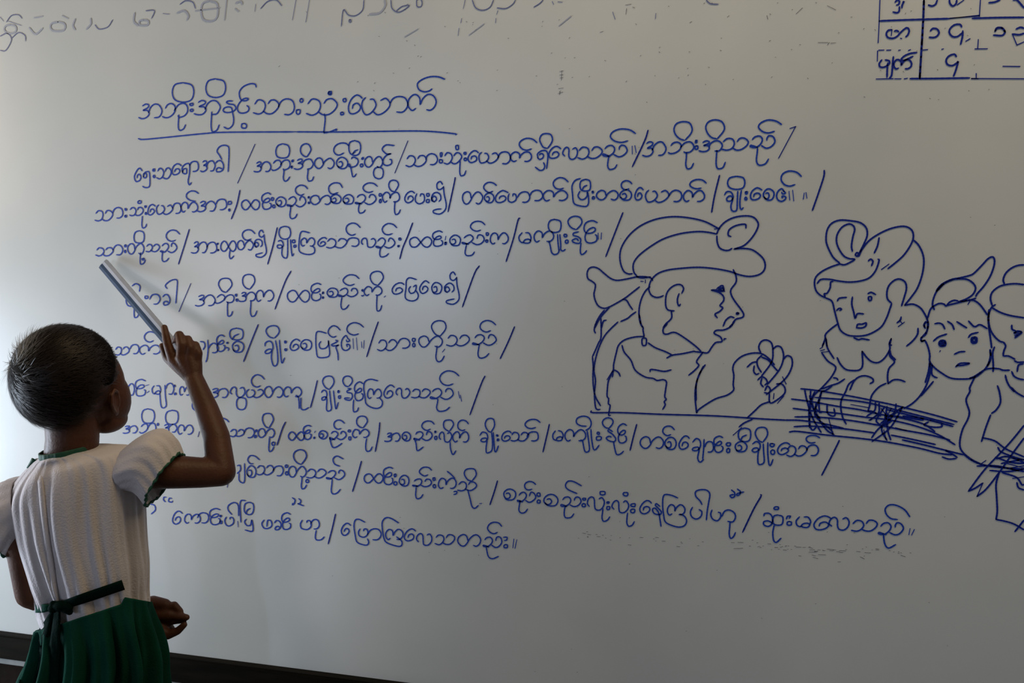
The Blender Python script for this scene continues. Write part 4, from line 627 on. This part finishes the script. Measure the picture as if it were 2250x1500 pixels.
# dried paste on the cheek (a thin film that follows the cheek)
# hair
rngH = random.Random(11)
def hairline(az):
    """elevation of the hair edge, degrees, for an azimuth from the face (0) to the nape (180)"""
    k = [(0, 30), (35, 26), (58, 14), (70, -2), (80, -16), (88, -10), (96, -2), (106, -14), (118, -38), (140, -52), (180, -56)]
    a = abs(az)
    for (a0, e0), (a1, e1) in zip(k, k[1:]):
        if a <= a1: return e0+(e1-e0)*(a-a0)/(a1-a0)
    return -50
def hsurf(az, el, t):
    ca, ea = math.radians(az), math.radians(el)
    d = Vector((math.sin(ca)*math.cos(ea), math.cos(ca)*math.cos(ea), math.sin(ea)))
    return CR+Vector((d.x*(CE.x+t), d.y*(CE.y+t), d.z*(CE.z+t)))
def thick(az, el):
    m = el-hairline(az)
    f = max(0, min(1, (m+2)/12.0)); f = f*f*(3-2*f)
    back = max(0, math.cos(math.radians(180-abs(az))))
    bulge = .0095+.0015*back*math.exp(-((el-5)/35.0)**2)+.0055*math.exp(-((az-52)/30.0)**2)*math.cos(math.radians(el))**1.5
    return -.012+(bulge+.012)*f
vs, fs = [], []; NA, NE = 128, 72
for j in range(NE+1):
    el = 90-148*j/NE
    for i in range(NA):
        az = -180+360*i/NA
        n = .0004*math.sin(az*.11+el*.05)
        p = hsurf(az, el, thick(az, el)+n); vs.append(hp(*p))
for j in range(NE):
    for i in range(NA):
        fs.append((j*NA+i, j*NA+(i+1) % NA, (j+1)*NA+(i+1) % NA, (j+1)*NA+i))
fs = [f[::-1] for f in fs]
hair = onp(mesh('hair', vs, fs, M['hair'], person, label='short cropped black hair'))
vs, fs = [], []
wh = Vector((-.035, -.075, .050))                              # the crown whorl
def add_strand(az, el, ln, lift, w):
    p = hsurf(az, el, thick(az, el)-.0005); nrm = (p-CR); nrm = Vector((nrm.x/CE.x**2, nrm.y/CE.y**2, nrm.z/CE.z**2)).normalized()
    d = p-wh; d -= nrm*d.dot(nrm)
    if d.length < 1e-4: d = Vector((0, 0, 1))
    d.normalize(); side = nrm.cross(d); d = (d+side*(.55+rngH.gauss(0, .38))).normalized(); side = nrm.cross(d)
    b = len(vs); n = 5
    for k in range(n+1):
        t = k/n; q = p+d*(ln*t)
        q = q-nrm*(ln*t)**2/(2*.085)+nrm*(lift*t)           # follow the curve of the skull, lift at the tip
        ww = w*(1-t*.85)
        vs.append(hp(*(q-side*ww))); vs.append(hp(*(q+side*ww)))
        if k: fs.append((b+2*k-2, b+2*k-1, b+2*k+1, b+2*k))
n = 0
while n < 5200:
    az = rngH.uniform(-180, 180); el = math.degrees(math.asin(rngH.uniform(-.75, 1)))
    if el < hairline(az)+4: continue
    add_strand(az, el, rngH.uniform(.018, .040), rngH.choice([.001, .002, .0035]), .0006); n += 1
for _ in range(170):                                            # loose tufts around the crown
    add_strand(-150+rngH.gauss(0, 28), rngH.uniform(15, 60), rngH.uniform(.02, .036), rngH.uniform(.006, .015), .0005)
for _ in range(120):
    add_strand(-120+rngH.gauss(0, 40), rngH.uniform(-20, 40), rngH.uniform(.015, .03), rngH.uniform(.004, .010), .0005)
mesh('hair_strands', vs, fs, M['strand'], hair, kind='stuff')

# clothes: lofted tubes whose rings were read as (centre x, centre y, half width px, tilt)
def spline_rows(K, n):
    rows = smooth_pts([tuple(k) for k in K], step=1e-9) if False else None
    K = np.array(K, float); m = len(K); out = []
    for i in range(n+1):
        u = (m-1)*i/n; j = min(int(u), m-2); t = u-j
        a = K[max(j-1, 0)]; b = K[j]; c = K[j+1]; d = K[min(j+2, m-1)]
        out.append(.5*((2*b)+(c-a)*t+(2*a-5*b+4*c-d)*t*t+(3*b-a-3*c+d)*t**3))
    return out
def loft(K, nr, ns, yaw, disp):
    """returns grid [row][col] of world points"""
    cy, sy = math.cos(yaw), math.sin(yaw); g = []
    for j, (cx, py, hw, tilt, dep, ratio) in enumerate(spline_rows(K, nr)):
        x0, h0 = cx, hw
        for _it in range(3):                       # so that the outline really spans cx-hw .. cx+hw
            c = at(x0, py, dep); w = h0*dep/FPX
            a = w/math.sqrt(cy*cy+(ratio*sy)**2); b = a*ratio
            row = []
            for i in range(ns):
                th = 2*math.pi*i/ns
                lx, ly = a*math.cos(th), b*math.sin(th)
                nx, ny = math.cos(th)/a, math.sin(th)/b; nl = math.hypot(nx, ny); nx /= nl; ny /= nl
                dd = disp(j/nr, th)
                lx += nx*dd; ly += ny*dd
                X = lx*cy+ly*sy; Y = -lx*sy+ly*cy
                row.append(c+RT*X+HF*Y+Vector((0, 0, X*tilt)))
            e = [proj(p)[0] for p in row]; lo, hi = min(e), max(e)
            x0 += cx-(lo+hi)/2; h0 *= 2*hw/(hi-lo)
        g.append(row)
    return g
def grid_mesh(name, g, m, parent, closed=True, thick_=.0016, **kw):
    ns = len(g[0]); vs = [p for r in g for p in r]; fs = []
    for j in range(len(g)-1):
        for i in range(ns if closed else ns-1):
            fs.append((j*ns+i, (j+1)*ns+i, (j+1)*ns+(i+1) % ns, j*ns+(i+1) % ns))
    o = mesh(name, vs, fs, m, parent, **kw)
    if thick_:
        s = o.modifiers.new('cloth', 'SOLIDIFY'); s.thickness = thick_; s.offset = 0
    return o
YB = math.radians(-2)
def blouse_fold(t, th):
    amp = .0006+.0074*max(0, t-.10)**.9
    f = (.50*math.sin(9*th+2.2*t+.4)+.34*math.sin(16*th-3.1*t+1.2*math.sin(3*t))+.28*math.sin(25*th+4*t)+.18*math.sin(38*th-6*t))
    f = math.copysign(abs(f)**.75, f)
    amp *= 1-.75*max(0, min(1, (t-.80)/.10))
    q = .0016*math.sin(5*th+7*t)*math.sin(9*t+2*th)
    pinch = .004*math.exp(-((t-.86)/.05)**2)
    return amp*f+q-pinch
KB = [(151, 988, 63, .15, 1.342, 1.2), (151, 992, 66, .15, 1.342, 1.2), (154, 1001, 92, .23, 1.345, .86), (160, 1022, 130, .29, 1.350, .74), (162, 1058, 150, .24, 1.356, .70), (166, 1110, 153, .10, 1.364, .72),
      (174, 1180, 149, .03, 1.374, .72), (187, 1250, 141, .0, 1.384, .72), (197, 1300, 131, .0, 1.39, .72), (205, 1345, 124, .0, 1.395, .72), (208, 1395, 108, .0, 1.405, .66)]
gB = loft(KB, 110, 320, YB, blouse_fold)
blouse = onp(grid_mesh('blouse', gB, M['blouse'], person, label='white cotton blouse with gathered back and puffed sleeves'))
PB = [[proj(p) for p in r] for r in gB]
gBn = np.array([[list(p) for p in r] for r in gB]); PBn = np.array(PB)
def surf_at(px, py, G=None, P_=None, off=.002):
    """point on the near side of a cloth surface seen at a pixel, lifted by off"""
    G = gBn if G is None else G; P_ = PBn if P_ is None else P_
    dd = (P_[..., 0]-px)**2+(P_[..., 1]-py)**2
    near = P_[..., 2] < np.median(P_[..., 2])+.01
    dd = np.where(near, dd, dd+1e4)
    idx = np.argsort(dd.ravel())[:6]; w = 1/(dd.ravel()[idx]+1.0); w /= w.sum()
    z = (P_[..., 2].ravel()[idx]*w).sum()
    return at(px, py, z-off)
def strip(name, path, hw, m, parent, G=None, P_=None, off=.0025, th=.0015, n=60, wave=0, **kw):
    """a band of cloth laid along a path over a surface; path = (px, py[, half width])"""
    pts = smooth_pts([tuple(p[:2]) for p in path], step=max(1.5, 400/n)); L = len(pts); rows = []
    hws = [p[2] if len(p) > 2 else hw for p in path]
    for i, q in enumerate(pts):
        t = np.array(pts[min(i+1, L-1)])-np.array(pts[max(i-1, 0)]); t = t/(np.linalg.norm(t)+1e-9); nn = np.array((-t[1], t[0]))
        u = i/(L-1)*(len(hws)-1); k = min(int(u), len(hws)-2); h = hws[k]+(hws[k+1]-hws[k])*(u-k)
        rows.append([surf_at(*(np.array(q)+nn*h*s), G, P_, off+.0015*(1-s*s)+wave*math.sin(i*.8+s)) for s in (-1, -.5, 0, .5, 1)])
    # even out the depth along the band so it lies smoothly
    R = np.array([[list(p) for p in r] for r in rows])
    D = np.array([[proj(Vector(p)) for p in r] for r in R.tolist()])
    z = D[..., 2]
    for _ in range(3): z[1:-1] = (z[:-2]+z[1:-1]+z[2:])/3
    rows = [[at(D[i, k, 0], D[i, k, 1], z[i, k]) for k in range(5)] for i in range(len(rows))]
    return grid_mesh(name, rows, m, parent, closed=False, thick_=th, **kw)
def tube(name, pts, r, m, parent, closed=False, seg=6, **kw):
    bm = bmesh.new()
    pts = [Vector(p) for p in pts]
    n = len(pts); rr = r if callable(r) else (lambda i: r); rings = []
    for i, p in enumerate(pts):
        t = (pts[(i+1) % n]-pts[i-1]) if closed else (pts[min(i+1, n-1)]-pts[max(i-1, 0)])
        q = t.normalized().to_track_quat('Z', 'Y')
        rings.append([bm.verts.new(p+q@Vector((rr(i)*math.cos(k*6.2832/seg), rr(i)*math.sin(k*6.2832/seg), 0))) for k in range(seg)])
    for i in range(n if closed else n-1):
        a, b = rings[i], rings[(i+1) % n]
        for k in range(seg): bm.faces.new((a[k], a[(k+1) % seg], b[(k+1) % seg], b[k]))
    if not closed: bm.faces.new(rings[0][::-1]); bm.faces.new(rings[-1])
    me = bpy.data.meshes.new(name); bm.to_mesh(me); bm.free()
    return link(name, me, m, parent, **kw)
# neck binding, open at the back where the placket starts
ring = gB[1]; ns = len(ring)
pr = [proj(p) for p in ring]
keep = [i for i in range(ns) if not (74 < pr[i][0] < 86 and pr[i][2] < 1.345)]
start = next((i for i in range(ns) if i in keep and (i-1) % ns not in keep), 0)
order = [(start+k) % ns for k in range(len(keep))]
rows = [[ring[i]+Vector((0, 0, dz))+(ring[i]-nb).normalized()*.0015 for dz in (-.005, -.002, .002, .0055)] for i in order]
grid_mesh('neck_trim', rows, M['trim'], blouse, closed=False, thick_=.002, label='green neck binding')
strip('neck_trim', [(75, 1008), (70, 1018), (63, 1030)], 5, M['trim'], blouse, off=.004)
strip('placket', [(84, 1006), (90, 1070), (96, 1130), (104, 1190), (114, 1250), (124, 1326)], 6, M['blouse'], blouse, off=.0016, th=.0008, label='stitched back opening')

def sleeve(rows, nm, lab, hem):
    """rows: centre px,py,depth, unit perp in image, half height m, half depth m"""
    g = []
    n = 26
    for i, (cx, py, dep, ux, uy, h, b) in enumerate(spline_rows(rows, n)):
        c = at(cx, py, dep); U = (RT*ux-UP*uy).normalized(); t = i/n; row = []
        for k in range(96):
            th = 2*math.pi*k/96
            ruf = 1+(.012+.035*t)*math.sin(7*th+3*t)+(.006+.03*t*t)*math.sin(17*th-4*t+1)
            row.append(c+U*(h*ruf*math.cos(th))+FW*(b*ruf*math.sin(th))+(RT*ux*0))
        g.append(row)
    s = grid_mesh(nm, g, M['blouse'], blouse, label=lab)
    e = g[-1]; cc = sum(e, Vector())/len(e); pts = []
    for k in range(0, 96): pts.append(e[k]+(e[k]-cc).normalized()*.001*math.sin(k*1.57))
    tube('sleeve_trim', pts, lambda i: .0022+.0008*math.sin(i*1.3), M['trim'], s, closed=True, label='scalloped green edging')
    return s
sleeve([(262, 1032, 1.360, .30, -.95, .038, .040), (288, 1020, 1.354, .38, -.92, .054, .048), (322, 1010, 1.350, .42, -.90, .056, .050), (345, 1022, 1.352, .50, -.87, .054, .048), (361, 1052, 1.355, .52, -.85, .050, .043)], 'sleeve', 'right puffed sleeve, raised', None)
sleeve([(62, 1105, 1.345, .25, .95, .046, .044), (36, 1118, 1.345, .35, .93, .052, .046), (16, 1138, 1.345, .42, .90, .052, .044), (0, 1162, 1.350, .40, .92, .049, .040)], 'sleeve', 'left puffed sleeve at the edge of the photo', None)

# skirt
def skirt_fold(t, th):
    amp = .0007+.030*t**.9
    a = 13*th+.6*math.sin(2*th)+.4*t
    saw = (a/(2*math.pi)) % 1.0
    saw = saw/.78 if saw < .78 else (1-saw)/.22
    return amp*(saw*2-1)+.3*amp*math.sin(29*th+2*t)
KS = [(204, 1352, 130, 0, 1.395, .8), (207, 1372, 137, 0, 1.396, .8), (211, 1400, 147, 0, 1.398, .8), (209, 1445, 161, 0, 1.404, .8), (197, 1500, 176, 0, 1.412, .8), (190, 1600, 196, 0, 1.43, .8), (184, 1720, 214, 0, 1.45, .8), (182, 1790, 222, 0, 1.46, .8)]
gS = loft(KS, 80, 360, YB, skirt_fold)
for i in range(360):
    px, py, z = proj(gS[0][i])
    ss = max(0, min(1, (px-268)/12)); ss = ss*ss*(3-2*ss)
    top = (1390-(px-72)*.33)*(1-ss)+(1308+(px-275)*.22)*ss
    dz = (py-top)/FPX*z
    for j in range(0, 26):
        f = (1-j/26.0)**1.6; gS[j][i] = gS[j][i]+Vector((0, 0, dz*f))
skirt = onp(grid_mesh('skirt', gS, M['green'], person, label='dark green pleated skirt', thick_=.002))
gSn = np.array([[list(p) for p in r] for r in gS]); PSn = np.array([[proj(p) for p in r] for r in gS])

# sash tied at the back, with two hanging tails
sash = onp(strip('sash', [(132, 1331, 9), (170, 1318, 10), (215, 1303, 10.5), (250, 1291, 10.5), (271, 1284, 10.5)], 10.5, M['sash'], person, off=.006, th=.003, label='dark green ribbon sash tied at the back'))
strip('sash_end', [(80, 1336, 9), (92, 1336, 9), (108, 1334, 6), (122, 1332, 5)], 9, M['green'], sash, off=.007, th=.003)  # lit end of the sash: its brightness is put into a lighter green
bm = bmesh.new(); kc = surf_at(132, 1331, off=.012)
ell(bm, kc, (.015, .009, .0085)); ell(bm, kc+RT*.010+UP*-.002, (.012, .008, .010)); ell(bm, kc-RT*.012+UP*-.004, (.008, .007, .008))
cap(bm, kc-RT*.012+UP*.004, .005, kc+RT*.016-UP*.010, .005)
me = bpy.data.meshes.new('knot'); bm.to_mesh(me); bm.free(); kn = link('knot', me, M['sash'], sash)
km = kn.modifiers.new('u', 'REMESH'); km.mode = 'VOXEL'; km.voxel_size = .0015; km.use_smooth_shade = True
GA = np.concatenate([gBn[:95:2, ::2][:, :160], gSn[4::2, ::2][:, :160]]) ; PA = np.concatenate([PBn[:95:2, ::2][:, :160], PSn[4::2, ::2][:, :160]])
strip('sash_tail', [(120, 1340, 5), (106, 1368, 11), (90, 1405, 15), (74, 1450, 16), (56, 1510, 17), (42, 1560, 17)], 14, M['sash'], sash, GA, PA, off=.008, th=.002)
strip('sash_tail', [(126, 1342, 6), (124, 1372, 9), (121, 1410, 12), (118, 1460, 13), (114, 1520, 14), (112, 1575, 14)], 12, M['sash'], sash, GA, PA, off=.010, th=.002)

# ---------------------------------------------------------------- the ruler used as a pointer
tipc = at(229, 580, 1.585); endc = at(397, 777, D0+.024)
ru = empty('ruler', tuple(endc), label='blue and pale plastic ruler held up as a pointer', category='ruler')
RI = Matrix.Translation(-ru.location)
ax = (endc-tipc).normalized(); sd = ax.cross(FW).normalized(); up_ = sd.cross(ax).normalized()
if sd.dot(RT) < 0: sd = -sd
if up_.dot(FW) > 0: up_ = -up_
def bar(name, s0, s1, t0, t1, m, lab):
    # cross-section in (sd, up_): bevelled blade
    prof = [(s0, 0), (s1, 0), (s1, t1), ((s0+s1)/2, max(t0, t1)+.0006), (s0, t0)]
    vs = []
    for P0 in (tipc, endc):
        for a, b in prof: vs.append(P0+sd*a+up_*b)
    k = len(prof)
    fs = [tuple(range(k))[::-1], tuple(range(k, 2*k))]+[(i, (i+1) % k, (i+1) % k+k, i+k) for i in range(k)]
    o = mesh(name, vs, fs, m, ru, smooth=False, label=lab); o.matrix_parent_inverse = RI
    return o
bar('blue_edge', -.0115, -.0005, .0042, .0050, M['blue'], 'blue-grey half of the blade')
bar('pale_edge', -.0005, .0108, .0050, .0042, M['pale'], 'pale see-through half of the blade')
